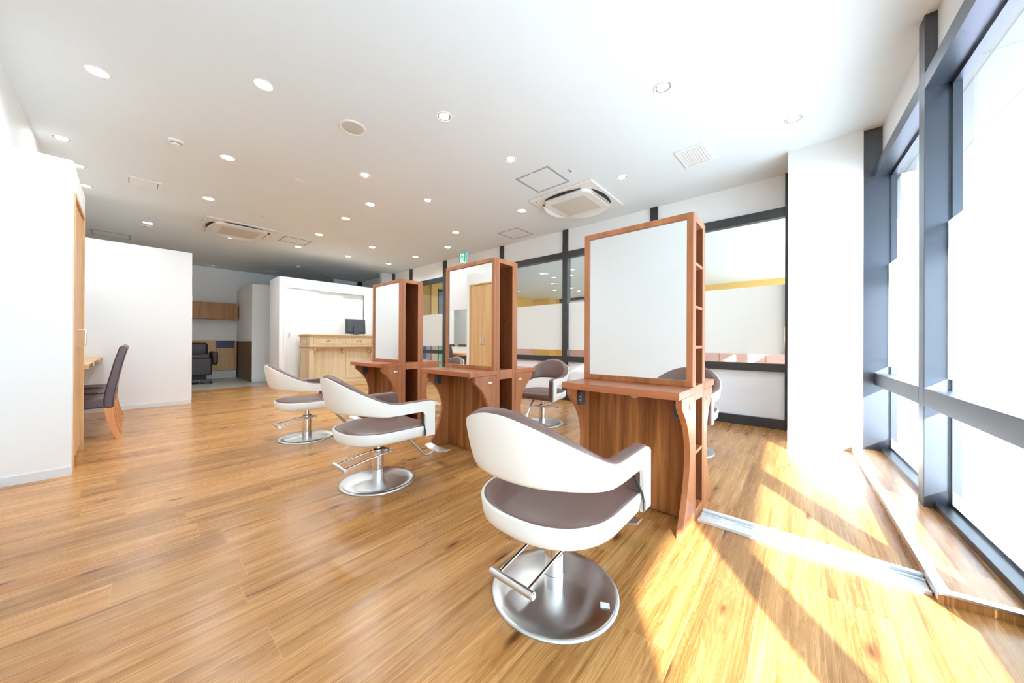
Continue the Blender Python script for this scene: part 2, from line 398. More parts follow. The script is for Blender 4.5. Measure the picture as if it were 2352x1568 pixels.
# three sliding doors
for i, (a, b, d) in enumerate(((2.205, 2.83, 0.0), (2.79, 3.40, 0.03), (3.36, 3.92, 0.06))):
    dr = struct(B('door_%d' % (i + 1), 'white', a, b, ST_Y + 0.012 + d, ST_Y + 0.036 + d, 0.01, 2.175, bevel=0.002))
    if i == 0:
        h = B('door_handle', 'satin', a + 0.045, a + 0.075, ST_Y + 0.006, ST_Y + 0.0121, 1.07, 1.19, parent=dr, bevel=0.002)
        B('recess', 'slot', a + 0.053, a + 0.067, ST_Y + 0.004, ST_Y + 0.0065, 1.085, 1.175, parent=h)
# breaker cupboard set in the wall to the right of the doors
bp_ = thing('breaker_panel', 'white flush breaker cupboard in the wall right of the sliding doors', 'cabinet', (4.07, ST_Y, 1.18))
MB().box(0, 0.5, -0.012, -0.0005, 0, 0.70).build('frame', 'white', bp_, bevel=0.002)
MB().box(0.035, 0.465, -0.018, -0.012, 0.03, 0.66).build('door', 'white', bp_, bevel=0.002)
MB().box(0.06, 0.075, -0.024, -0.018, 0.30, 0.40).build('latch', 'satin', bp_, bevel=0.002)
# rear entry wall seen over the storage block
struct(MB().box(4.10, 4.80, 10.85, 10.95, 0, 2.93).build('wall_entry', 'wall'))
struct(MB().box(4.26, 4.30, 10.835, 10.85, 0, 2.90).box(4.66, 4.70, 10.835, 10.85, 0, 2.90).box(4.30, 4.66, 10.835, 10.85, 2.86, 2.90).build('trim_4', 'white'))
struct(B('door_4', 'cream', 4.30, 4.66, 10.842, 10.849, 0, 2.86))
struct(B('trim_5', 'blackal', 4.805, 4.94, 10.80, 10.9, 0, 2.93))
# small white pier beside the glazed partition
struct(B('wall_pier', 'wall', 4.63, XW + 0.1, 8.93, 9.05, 0, CEIL))
struct(B('wall_rear_right', 'wall', XW, XW + 0.1, 9.05, YB, 0, CEIL))
# white corner pillar between the partition and the street windows
struct(B('wall_pillar', 'wall', 4.40, XW + 0.14, -0.43, 0.103, 0, CEIL))

# ------------------------------------------------------------------ glazed partition (x = XW)
GX = XW + 0.05
posts = [(0.105, 0.140), (1.555, 1.655), (3.05, 3.15), (4.56, 4.66), (6.43, 6.55), (7.91, 8.02)]
for i, (a, b) in enumerate(posts):
    struct(B('trim_%d' % (10 + i), 'blackal', XW, XW + 0.11, a, b, 0, CEIL, bevel=0.002))
struct(B('trim_16', 'blackal', XW, XW + 0.11, 8.82, 8.93, 0, CEIL))
bays = [(0.140, 1.555), (1.655, 3.05), (3.15, 4.56), (4.66, 6.43), (6.55, 7.91), (8.02, 8.82)]
for i, (a, b) in enumerate(bays):
    w = sempty('window_%d' % (i + 1), (0, 0, 0))
    fr = MB().box(XW, XW + 0.10, a, b, 2.474, 2.578)
    if i == 3:
        fr.box(XW, XW + 0.10, a, b, 2.0, 2.09).box(XW + 0.02, XW + 0.08, a, a + 0.07, 0, 2.0).box(XW + 0.02, XW + 0.08, b - 0.07, b, 0, 2.0)
        fr.box(XW + 0.02, XW + 0.08, (a + b) / 2 - 0.06, (a + b) / 2 + 0.06, 0, 2.0).box(XW + 0.02, XW + 0.08, a, b, 0, 0.1)
    elif i == 4:
        fr.box(XW, XW + 0.10, a, b, 0.714, 0.797).box(XW, XW + 0.10, a, b, 0, 0.112)
    else:
        fr.box(XW, XW + 0.10, a, b, 0.667, 0.762).box(XW, XW + 0.10, a, b, 0, 0.112)
    fr.build('frame', 'blackal', w, bevel=0.002)
    MB().box(XW + 0.005, XW + 0.012, a + 0.001, b - 0.001, 2.462, 2.474).build('glazing_bead', 'anod', w)
    MB().box(XW + 0.03, XW + 0.06, a, b, 2.578, CEIL).build('transom_panel', 'wall', w)
    MB().box(GX, GX + 0.006, a, b, 0.112 if i in (4,) else (0.1 if i == 3 else 0.762), 2.474).build('pane', 'glassd', w)
    MB().box(GX - 0.003, GX - 0.001, a + 0.002, b - 0.002, 0.90 if i == 4 else 0.872, 1.69).build('frosted_film', 'filmw', w)
    if i not in (3, 4):
        MB().box(GX - 0.01, GX + 0.02, a, b, 0.112, 0.667).build('lower_panel', 'panelw', w, bevel=0.001)

# ------------------------------------------------------------------ street facade (slightly skewed), local frame: x = along, y = outward
FO = (4.43, -0.50, 0); FR = math.radians(180 + 2.2)
FC, FS = math.cos(FR), math.sin(FR)
def fpt(u, d): # u along (towards -x), d outward
    return (FO[0] + u * FC - d * FS * 1.0, FO[1] + u * FS + d * FC)
fpost = [(-0.035, 0.0, -0.07, 0.14), (1.235, 1.335, 0.0, 0.11), (2.60, 2.69, 0.0, 0.10), (3.935, 4.015, 0.0, 0.10), (5.030, 5.06, 0.0, 0.10)]
for i, (a, b, d0, d1) in enumerate(fpost):
    o = MB().box(a, b, d0, d1, 0, CEIL).build('trim_%d' % (20 + i), 'anod' if i else 'anod', None, bevel=0.002)
    o.location = FO; o.rotation_euler = (0, 0, FR); struct(o)
FG = 0.09
for i in range(4):
    a, b = fpost[i][1], fpost[i + 1][0]
    w = sempty('window_%d' % (10 + i), FO, FR)
    fr = MB().box(a, b, 0.0, 0.11, 2.515, 2.61).box(a, b, 0.04, 0.13, 0, 0.07)
    if i < 3: fr.box(a, b, 0.0, 0.11, 0.632, 0.737)
    fr.build('frame', 'anod', w, bevel=0.002)
    # outer glazing stops
    gs = MB().box(a, a + 0.022, FG + 0.01, FG + 0.045, 0.07, 2.515)
    if i < 3: gs.box(b - 0.022, b, FG + 0.01, FG + 0.045, 0.07, 2.515)
    gs.box(a, b, FG + 0.01, FG + 0.045, 2.49, 2.515).box(a, b, FG + 0.01, FG + 0.045, 0.07, 0.085)
    gs.build('glazing_stop', 'anod', w)
    MB().box(a + 0.002, b - 0.002, FG + 0.011, FG + 0.0125, 0.07, 0.165).build('lower_film', 'film', w)  # added strip that blocks the low sun and looks white
    MB().box(a, b, FG, FG + 0.006, 0.07, 2.515).build('pane', 'glass', w)
    MB().box(a + 0.002, b - 0.002, FG - 0.003, FG - 0.001, 0.80 if i < 3 else 0.86, 1.71).build('frosted_film', 'film', w)
    MB().box(a, b, 0.05, 0.075, 2.61, CEIL).build('transom_panel', 'wall', w)
# raised wooden plinth along the windows with aluminium nosing
lg = thing('window_ledge', 'low oak ledge with aluminium nosing along the street windows', 'ledge', (0, 0, 0))
lp = [(2.055, -0.400), (4.43, -0.355), (4.43, -0.545), (2.09, -0.632)]
MB().prism(lp, 'xy', 0.0, 0.036).build('riser', 'floor', lg)
MB().prism([(2.052, -0.402), (4.43, -0.356), (4.43, -0.392), (2.095, -0.437)], 'xy', 0.034, 0.044).prism(
    [(2.052, -0.402), (2.095, -0.437), (2.122, -0.632), (2.086, -0.632)], 'xy', 0.034, 0.044).prism(
    [(2.050, -0.399), (4.43, -0.353), (4.43, -0.356), (2.053, -0.402)], 'xy', 0.014, 0.044).build('nosing', 'alu', lg, bevel=0.0015)
# aluminium rail across the floor from the first station to the ledge
rl = thing('floor_rail', 'flat aluminium floor rail from the nearest mirror station to the window ledge', 'rail', (2.165, 0.02, 0))
MB().box(-0.075, 0.075, -0.415, 0.415, 0, 0.008).box(-0.075, -0.058, -0.415, 0.415, 0.008, 0.016).box(0.045, 0.075, -0.415, 0.415, 0.008, 0.020).box(0.018, 0.026, -0.415, 0.415, 0.008, 0.015).build('profile', 'plastic_clear', rl, bevel=0.0015)
for xx in (-0.07, 0.0):
    MB().box(xx, xx + 0.022, 0.26, 0.325, 0.0082 if xx == 0 else 0.0162, 0.0092 if xx == 0 else 0.0172).build('tape', 'tape', rl)

# ------------------------------------------------------------------ outside and the next shop
struct(B('ground_outside', 'ground', -14, 24, -26, -0.74, -0.25, -0.14))
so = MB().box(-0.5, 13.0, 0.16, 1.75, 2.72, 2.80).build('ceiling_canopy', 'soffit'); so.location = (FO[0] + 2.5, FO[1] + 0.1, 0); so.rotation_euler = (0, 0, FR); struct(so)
sb = thing('sign_board', 'magenta board standing on the pavement outside the end street window', 'sign', (6.6, -1.35, -0.14))
MB().box(-0.75, 0.75, -0.03, 0.03, 0.25, 0.96).build('panel', 'magenta', sb, bevel=0.004)
for sx_ in (-0.6, 0.6):
    MB().box(sx_ - 0.02, sx_ + 0.02, -0.16, 0.16, 0, 0.03).box(sx_ - 0.02, sx_ + 0.02, -0.02, 0.02, 0.03, 0.26).build('foot', 'alu', sb)
NX = 12.75
struct(B('floor_next_shop', 'nfloor', XW + 0.12, NX + 0.1, -0.9, 9.45, -0.12, 0))
struct(B('ceiling_next_shop', 'ceil', XW + 0.12, NX + 0.1, -0.9, 9.45, CEIL, CEIL + 0.12))
struct(B('wall_next_far', 'yellow', NX, NX + 0.1, -0.9, 8.43, 0, CEIL))
struct(MB().box(12.17, 12.27, 8.43, 9.33, 0, CEIL).box(12.27, NX + 0.1, 8.43, 8.53, 0, CEIL).build('wall_next_jog', 'yellow'))
struct(B('wall_next_back', 'yellow', 6.80, 12.17, 9.33, 9.43, 0, CEIL))
struct(B('wall_next_side', 'tan', XW + 0.1, 6.60, 9.33, 9.43, 0, CEIL))  # stretch of yellow wall painted darker as its shaded part
struct(B('wall_next_column', 'yellow', 6.55, 6.80, 9.27, 9.43, 0, CEIL))
wn_ = struct(B('window_20', 'greyglass', 6.84, 7.9, 9.30, 9.329, 0.9, 2.75))
MB().box(6.82, 6.86, 9.285, 9.32, 0.85, 2.8).box(7.88, 7.92, 9.285, 9.32, 0.85, 2.8).box(6.86, 7.88, 9.285, 9.32, 2.72, 2.8).box(6.86, 7.88, 9.285, 9.32, 1.85, 1.9).box(6.86, 7.88, 9.285, 9.32, 0.85, 0.9).build('frame', 'blackal', wn_)
for i, (a, b) in enumerate(((7.0, 8.1), (5.3, 6.6))):
    w = struct(B('window_%d' % (21 + i), 'panelw', NX - 0.02, NX, a, b, 2.2, 2.84))
    MB().box(NX - 0.05, NX - 0.001, a - 0.14, a, 2.1, 2.95).box(NX - 0.05, NX - 0.001, b, b + 0.14, 2.1, 2.95).box(NX - 0.05, NX - 0.001, a, b, 2.84, 2.95).build('frame', 'blackal', w)
def low_panel(label, mat, x0, x1, y0, y1, h, cat='panel', group=None):
    o = B('wainscot_panel', mat, x0, x1, y0, y1, 0.0, h, bevel=0.004); return tag(o, label, cat, group)
for i in range(7):
    low_panel('pink wainscot panel on the far wall of the next shop, seen below the frosted film', 'pink', NX - 0.03, NX - 0.001, -0.4 + i * 1.22, -0.4 + i * 1.22 + 1.20, 0.78, group='pink wainscot panels in the next shop')
low_panel('long pink wainscot panel in the next shop, right of the second mirror station', 'pink', 7.95, 12.1, 9.30, 9.329, 0.95)
low_panel('lavender panel in the next shop, seen between the two farther mirror stations', 'purple', 5.5, 6.54, 9.285, 9.329, 0.98)
low_panel('narrow beige panel in the next shop, between the lavender panel and the mint panel', 'beigep', 6.56, 6.79, 9.24, 9.269, 0.98)
low_panel('mint green panel in the next shop, beside the dark door post', 'green', 6.86, 7.85, 9.285, 9.2849 + 0.044, 0.88)
struct(MB().box(XW + 0.14, NX + 0.1, -0.86, -0.76, 0, 0.72).box(XW + 0.14, NX + 0.1, -0.86, -0.76, 2.3, CEIL).box(6.6, 7.0, -0.86, -0.76, 0.72, 2.3).box(9.2, 9.6, -0.86, -0.76, 0.72, 2.3).build('wall_next_front', 'wall'))  # unseen front wall, added to cut daylight into the next shop
wf = struct(MB().box(XW + 0.14, NX, -0.83, -0.828, 0.72, 1.75).build('window_23', 'filmw'))  # unseen frosted sheet, added to dim the daylight there
# chair glimpsed in the next shop
nc = thing('office_chair', 'dark chair in the next shop, seen low through the glass beside the farthest station', 'chair', (5.55, 8.2, 0))
MB().box(-0.22, 0.22, -0.22, 0.22, 0.40, 0.46).build('seat', 'plastd', nc, bevel=0.02)
MB().box(-0.22, 0.22, 0.19, 0.23, 0.50, 0.86).build('backrest', 'plastd', nc, bevel=0.015)
for sx_ in (-1, 1):
    for sy_ in (-1, 1):
        MB().cyl((sx_ * 0.18, sy_ * 0.18, 0.40), (sx_ * 0.22, sy_ * 0.22, 0), 0.012, 10).build('leg', 'alu', nc)

# ------------------------------------------------------------------ ceiling fittings
Z = CEIL
def downlight(x, y, kind, label, group):
    t = thing('downlight', label, 'ceiling light', (x, y, Z), 0, group)
    if kind == 'flush':
        MB().lathe([(0.056, -0.0005), (0.066, -0.0005), (0.066, -0.003), (0.057, -0.0045), (0.056, -0.0005)]).build('trim_ring', 'white', t, smooth=True)
        MB().lathe([(0.0555, -0.0005), (0.0555, -0.0025), (0.045, -0.004)]).build('lens', 'lens', t, smooth=True)
    else:
        MB().lathe([(0.055, -0.0005), (0.068, -0.0005), (0.068, -0.003), (0.064, -0.0055), (0.056, -0.004), (0.055, -0.0005)]).build('trim_ring', 'white', t, smooth=True)
        MB().lathe([(0.0425, -0.0005), (0.0545, -0.0005), (0.0545, -0.0030), (0.0425, -0.0010), (0.0425, -0.0005)]).build('baffle', 'skirtd', t, smooth=True)
        MB().lathe([(0.042, -0.0005), (0.042, -0.0012), (0.034, -0.0016)]).build('lens', 'lens' if kind == 'spot' else 'lensd', t, smooth=True)
    return t
g = 'recessed ceiling downlights'
DL = [
    (-0.173, 3.872, 'flush', 'large lit flush downlight high at upper left, above the white closet box'),
    (0.652, 3.10, 'flush', 'lit flush downlight high up, left of the beige round speaker and nearer the camera'),
    (-0.457, 5.41, 'spot', 'small ringed downlight close to the left wall, just above the closet box'),
    (0.665, 4.625, 'flush', 'lit flush downlight to the right of the cream smoke detector'),
    (1.775, 2.342, 'spot', 'ringed downlight to the right of the beige round speaker'),
    (2.667, 0.80, 'spot', 'ringed downlight nearest the camera in the bright right part of the ceiling'),
    (3.79, 0.05, 'spot', 'faint downlight in the ceiling right of the slatted vent, near the white pillar'),
    (2.666, 2.355, 'spot', 'ringed downlight just beyond the nearest square ceiling hatch, towards the camera side'),
    (1.794, 3.874, 'spot', 'ringed downlight in the mid ceiling beyond the beige round speaker'),
    (0.686, 6.154, 'flush', 'lit flush downlight above and left of the farther air conditioner'),
    (2.225, 4.636, 'flush', 'lit flush downlight nearest in the middle row leading to the reception desk'),
    (2.682, 3.90, 'spot', 'small ringed downlight between the two square hatches, left of the exit sign row'),
    (3.806, 3.14, 'flush', 'lit flush downlight just beyond the nearer air conditioner'),
    (3.806, 1.60, 'spot', 'pale downlight on the near side of the nearer air conditioner'),
    (0.165, 8.205, 'flush', 'lit flush downlight beside the small black slotted vent at the left rear'),
    (2.232, 5.475, 'flush', 'lit flush downlight second in the middle row leading to the reception desk'),
    (2.252, 6.672, 'flush', 'lit flush downlight third in the middle row, just before the far access hatch'),
    (3.80, 4.658, 'flush', 'lit flush downlight left of the farther square hatch on the window side'),
    (1.231, 8.152, 'flush', 'lit flush downlight right behind the farther air conditioner'),
    (2.255, 7.871, 'flush', 'lit flush downlight last in the middle row, behind the far access hatch'),
    (3.272, 6.714, 'flush', 'lit flush downlight above the farthest mirror station, nearer of two'),
    (4.284, 5.515, 'flush', 'lit flush downlight just left of the green exit sign'),
    (3.259, 7.864, 'flush', 'lit flush downlight above the reception desk computer'),
    (4.286, 6.703, 'flush', 'lit flush downlight second along the glazed partition beyond the exit sign'),
    (4.237, 7.815, 'flush', 'lit flush downlight last along the glazed partition, by the white pier'),
    (-0.404, 6.128, 'spot', 'ringed downlight half hidden by the top edge of the closet box, nearer of two'),
    (-0.393, 6.85, 'spot', 'ringed downlight half hidden by the top edge of the closet box, farther of two'),
]
for d in DL: downlight(*d, g)
for i, (x, y) in enumerate(((7.667, 5.562), (9.196, 6.241), (10.386, 6.955), (8.392, 5.067), (10.381, 6.224), (11.15, 6.371), (8.37, 5.635), (7.4, 1.6), (7.4, 3.2), (9.2, 4.4), (9.2, 2.2))):
    downlight(x, y, 'flush', 'downlight in the ceiling of the next shop seen through the glazed partition', 'downlights in the next shop')
# round ceiling speaker
sp = thing('ceiling_speaker', 'large round beige speaker flush in the ceiling', 'speaker', (1.322, 3.102, Z))
MB().lathe([(0.098, -0.0005), (0.114, -0.0005), (0.114, -0.006), (0.106, -0.010), (0.098, -0.006)]).build('rim', 'cream', sp, smooth=True)
MB().lathe([(0.0975, -0.0005), (0.0975, -0.0055), (0.06, -0.008), (0.02, -0.009)]).build('grille', 'beige', sp, smooth=True)
def smoke(x, y, r, label):
    t = thing('smoke_detector', label, 'smoke detector', (x, y, Z))
    MB().lathe([(r, -0.0005), (r, -0.018), (r * 0.96, -0.022), (r * 0.72, -0.024)]).build('base', 'cream', t, smooth=True)
    MB().lathe([(r * 0.62, -0.024), (r * 0.62, -0.040), (r * 0.5, -0.046)]).build('sensor_cap', 'white', t, smooth=True)
    MB().lathe([(r * 0.625, -0.028), (r * 0.64, -0.031), (r * 0.625, -0.034)]).build('vent_slit', 'slot', t)
smoke(0.275, 4.62, 0.055, 'cream smoke detector in the left ceiling, nearest of the three')
smoke(1.355, 11.5, 0.06, 'small cream detector on the ceiling over the shampoo corner')
smoke(2.845, 9.9, 0.055, 'white detector on the rear ceiling above the storage block')
def sprinkler(x, y, label):
    t = thing('sprinkler_head', label, 'sprinkler', (x, y, Z), 0, 'ceiling sprinkler heads')
    MB().lathe([(0.034, -0.0005), (0.034, -0.003), (0.022, -0.006)], seg=24).build('plate', 'white', t, smooth=True)
    MB().lathe([(0.009, -0.006), (0.009, -0.020), (0.014, -0.021), (0.014, -0.024)], seg=16).build('nozzle', 'chrome', t, smooth=True)
for x, y, l in ((0.174, 7.78, 'sprinkler head on the left ceiling just above the small black vent'), (1.323, 6.32, 'sprinkler head between the farther air conditioner and the middle light row'),
                (3.257, 1.969, 'sprinkler head right of the nearest square hatch'), (0.223, 9.383, 'sprinkler head over the top edge of the counter end wall, leftmost of three'),
                (0.782, 9.471, 'sprinkler head above the free corner of the counter end wall'), (1.329, 9.371, 'sprinkler head on the rear ceiling behind the farther air conditioner'),
                (4.337, 6.348, 'sprinkler head near the exit sign, by the glazed partition')):
    sprinkler(x, y, l)
dc = thing('ceiling_disc', 'thin white disc cover in the mid ceiling right of the smoke detector', 'cover', (1.323, 4.618, Z))
MB().lathe([(0.058, -0.0005), (0.058, -0.003), (0.05, -0.005)]).build('disc', 'white', dc, smooth=True)
MB().lathe([(0.010, -0.005), (0.010, -0.010), (0.006, -0.012)], seg=20).build('button', 'cream', dc, smooth=True)
def hatch(x0, x1, y0, y1, label, frame='hatchg'):
    t = thing('ceiling_hatch', label, 'access hatch', ((x0 + x1) / 2, (y0 + y1) / 2, Z), 0, 'square ceiling access hatches')
    a, b = (x1 - x0) / 2, (y1 - y0) / 2; w = 0.022
    MB().box(-a, a, -b, -b + w, -0.004, -0.0005).box(-a, a, b - w, b, -0.004, -0.0005).box(-a, -a + w, -b + w, b - w, -0.004, -0.0005).box(a - w, a, -b + w, b - w, -0.004, -0.0005).build('frame', frame, t)
    MB().box(-a + w + 0.004, a - w - 0.004, -b + w + 0.004, b - w - 0.004, -0.003, -0.0005).build('panel', 'ceil', t)
    MB().box(-a + 0.002, -a + w - 0.002, -0.02, 0.02, -0.006, -0.004).build('latch', 'white', t)
hatch(3.022, 3.492, 2.123, 2.593, 'square access hatch with grey edge beside the nearer air conditioner')
hatch(4.315, 4.775, 3.662, 4.125, 'square access hatch with grey edge near the glazed partition')
hatch(-0.49, -0.02, 9.44, 9.865, 'square access hatch on the left rear ceiling over the counter end wall')
hatch(1.865, 2.326, 7.24, 7.66, 'square access hatch right of the farther air conditioner')
hatch(3.60, 4.05, 10.2, 10.65, 'square access hatch on the rear ceiling behind the storage block')
def vent(x0, x1, y0, y1, label, slots=None, rz=0.0):
    t = thing('ceiling_vent', label, 'vent', ((x0 + x1) / 2, (y0 + y1) / 2, Z), rz, 'ceiling vents')
    a, b = (x1 - x0) / 2, (y1 - y0) / 2; w = 0.03
    MB().box(-a, a, -b, -b + w, -0.012, -0.0005).box(-a, a, b - w, b, -0.012, -0.0005).box(-a, -a + w, -b + w, b - w, -0.012, -0.0005).box(a - w, a, -b + w, b - w, -0.012, -0.0005).build('frame', 'white', t, bevel=0.002)
    MB().box(-a + w, a - w, -b + w, b - w, -0.003, -0.0005).build('backing', slots or 'skirtd', t)
    mb = MB(); n = 9
    for i in range(n):
        y = -b + w + (2 * b - 2 * w) * (i + 0.5) / n; hw = (b - w) / n * (0.45 if slots else 0.82); mb.box(-a + w + 0.008, a - w - 0.008, y - hw, y + hw, -0.010, -0.003)
    mb.build('slats', 'white', t)
vent(-0.065, 0.242, 6.015, 6.315, 'white slatted square vent in the left ceiling')
vent(3.66, 4.06, 0.70, 0.98, 'white slatted vent in the bright ceiling near the pillar', rz=-0.05)
vent(0.10, 0.235, 8.39, 8.53, 'small vent with black slots at the left rear of the ceiling', 'slot')
vent(2.40, 2.66, 11.1, 11.36, 'white vent on the rear ceiling left of the storage block')
vent(4.15, 4.40, 9.75, 10.0, 'white vent on the rear ceiling behind the storage block')
vent(4.19, 4.43, 8.22, 8.46, 'white vent between the last two downlights by the pier')
# cassette air conditioners
def rsq(a, r, n=8, bulge=0.0):
    pts = []
    for cx, cy, t0 in ((a - r, a - r, 0), (-(a - r), a - r, PI / 2), (-(a - r), -(a - r), PI), (a - r, -(a - r), 1.5 * PI)):
        for i in range(n + 1):
            t = t0 + PI / 2 * i / n; x, y = cx + r * math.cos(t), cy + r * math.sin(t); pts.append((x, y))
    return [(x * (1 + bulge * (1 - min(1, abs(y) / a) ** 2)), y * (1 + bulge * (1 - min(1, abs(x) / a) ** 2))) for x, y in pts]
def subdiv(pts, k=6):
    out = []
    for i, p in enumerate(pts):
        q = pts[(i + 1) % len(pts)]; L = math.hypot(q[0] - p[0], q[1] - p[1])
        m = k if L > 0.15 else 1
        out += [(p[0] + (q[0] - p[0]) * j / m, p[1] + (q[1] - p[1]) * j / m) for j in range(m)]
    return out
def ac_unit(x, y, rz, label):
    t = thing('air_conditioner', label, 'air conditioner', (x, y, Z), rz, 'ceiling cassette air conditioners')
    MB().box(-0.475, 0.475, -0.475, 0.475, -0.022, -0.0005).build('panel', 'cream', t, bevel=0.008, seg=3)
    o = rsq(0.355, 0.12); 
    def ring(s, z): return [(px * s, py * s, z) for px, py in o]
    MB().loft([ring(1.0, -0.022), ring(1.0, -0.046), ring(0.97, -0.056)]).build('body', 'cream', t, smooth=True)
    for k in range(4):
        c, s_ = math.cos(k * PI / 2), math.sin(k * PI / 2)
        R = lambda p: (p[0] * c - p[1] * s_, p[0] * s_ + p[1] * c, p[2])
        n = 12; sl = []; fl = []
        for i in range(n + 1):
            u = -1 + 2 * i / n; yy = 0.27 * u; bow = 0.05 * (1 - u * u)
            sl.append([R((0.362 + 0.001, yy, -0.0235)), R((0.385 + bow, yy, -0.0235)), R((0.385 + bow, yy, -0.0225)), R((0.362 + 0.001, yy, -0.0225))])
            xo = 0.368 + bow
            xo += 0.012
            fl.append([R((0.360, yy, -0.052)), R((xo, yy, -0.052 - 0.026 * (1 - u * u))), R((xo, yy, -0.049 - 0.026 * (1 - u * u))), R((0.360, yy, -0.048))])
        MB().loft(sl).build('air_slot', 'slot', t)
        MB().loft(fl).build('louver', 'white', t, smooth=True)
    MB().box(-0.25, 0.25, -0.26, 0.26, -0.060, -0.056).build('intake_grille', 'creamg', t, bevel=0.002)
    MB().lathe([(0.008, -0.022), (0.008, -0.024)], c=(-0.40, 0.40, 0), seg=16).build('indicator', 'slot', t)
ac_unit(4.075, 2.367, 0.0, 'cream cassette air conditioner near the nearest mirror station')
ac_unit(1.235, 7.468, 0.0, 'cream cassette air conditioner farther back over the floor, left of the reception')
# hanging exit sign
ex = thing('exit_sign', 'green running-man exit sign hanging near the glazed partition', 'sign', (4.70, 5.50, Z))
MB().box(-0.03, 0.03, -0.115, 0.105, -0.262, -0.03).box(-0.012, 0.012, -0.02, 0.02, -0.03, -0.0005).build('housing', 'white', ex, bevel=0.004)
MB().box(-0.034, -0.030, -0.098, 0.098, -0.250, -0.045).build('green_face', 'signg', ex)
fig = MB()
fig.box(-0.0355, -0.034, -0.066, 0.066, -0.250, -0.062).build('doorway', 'signw', ex)
f2 = MB()
def sp2(pts): f2.prism([(y, z) for y, z in pts], 'yz', -0.0372, -0.0356)
sp2([(0.028 + 0.012 * math.cos(t * PI / 5), -0.085 + 0.012 * math.sin(t * PI / 5)) for t in range(10)])
sp2([(0.022, -0.098), (-0.006, -0.104), (-0.020, -0.160), (0.004, -0.166)])
sp2([(0.020, -0.100), (0.050, -0.125), (0.072, -0.120), (0.070, -0.132), (0.046, -0.140), (0.016, -0.118)])
sp2([(-0.006, -0.104), (-0.036, -0.118), (-0.046, -0.150), (-0.036, -0.154), (-0.026, -0.128), (-0.010, -0.122)])
sp2([(0.004, -0.160), (0.026, -0.190), (0.010, -0.235), (-0.002, -0.232), (0.008, -0.194), (-0.012, -0.168)])
sp2([(-0.006, -0.160), (-0.030, -0.196), (-0.060, -0.214), (-0.090, -0.206), (-0.088, -0.196), (-0.062, -0.200), (-0.040, -0.184), (-0.020, -0.158)])
f2.build('running_man', 'signg', ex)

# ------------------------------------------------------------------ mirror stations (double sided), origin at column centre on the floor
def arc_leg(side):
    """side panel outline, x measured from the column centre towards the front (negative x)"""
    ctrl = [(-0.375, 0.715), (-0.375, 0.672), (-0.324, 0.625), (-0.262, 0.557), (-0.219, 0.466), (-0.207, 0.385), (-0.219, 0.305), (-0.248, 0.220), (-0.288, 0.137), (-0.336, 0.058), (-0.352, 0.045), (-0.356, 0.0)]
    pts = []
    n = len(ctrl)
    for i in range(n - 1):
        p0, p1, p2, p3 = ctrl[max(i - 1, 0)], ctrl[i], ctrl[i + 1], ctrl[min(i + 2, n - 1)]
        if i in (0, 9, 10): pts.append(p1); continue
        for k in range(5):
            t = k / 5
            pts.append(tuple(0.5 * (2 * p1[j] + (p2[j] - p0[j]) * t + (2 * p0[j] - 5 * p1[j] + 4 * p2[j] - p3[j]) * t * t + (3 * p1[j] - p0[j] - 3 * p2[j] + p3[j]) * t ** 3) for j in (0, 1)))
    pts.append(ctrl[-1])
    pts += [(-0.128, 0.0), (-0.128, 0.715)]
    return [(x * side, z) for x, z in pts]
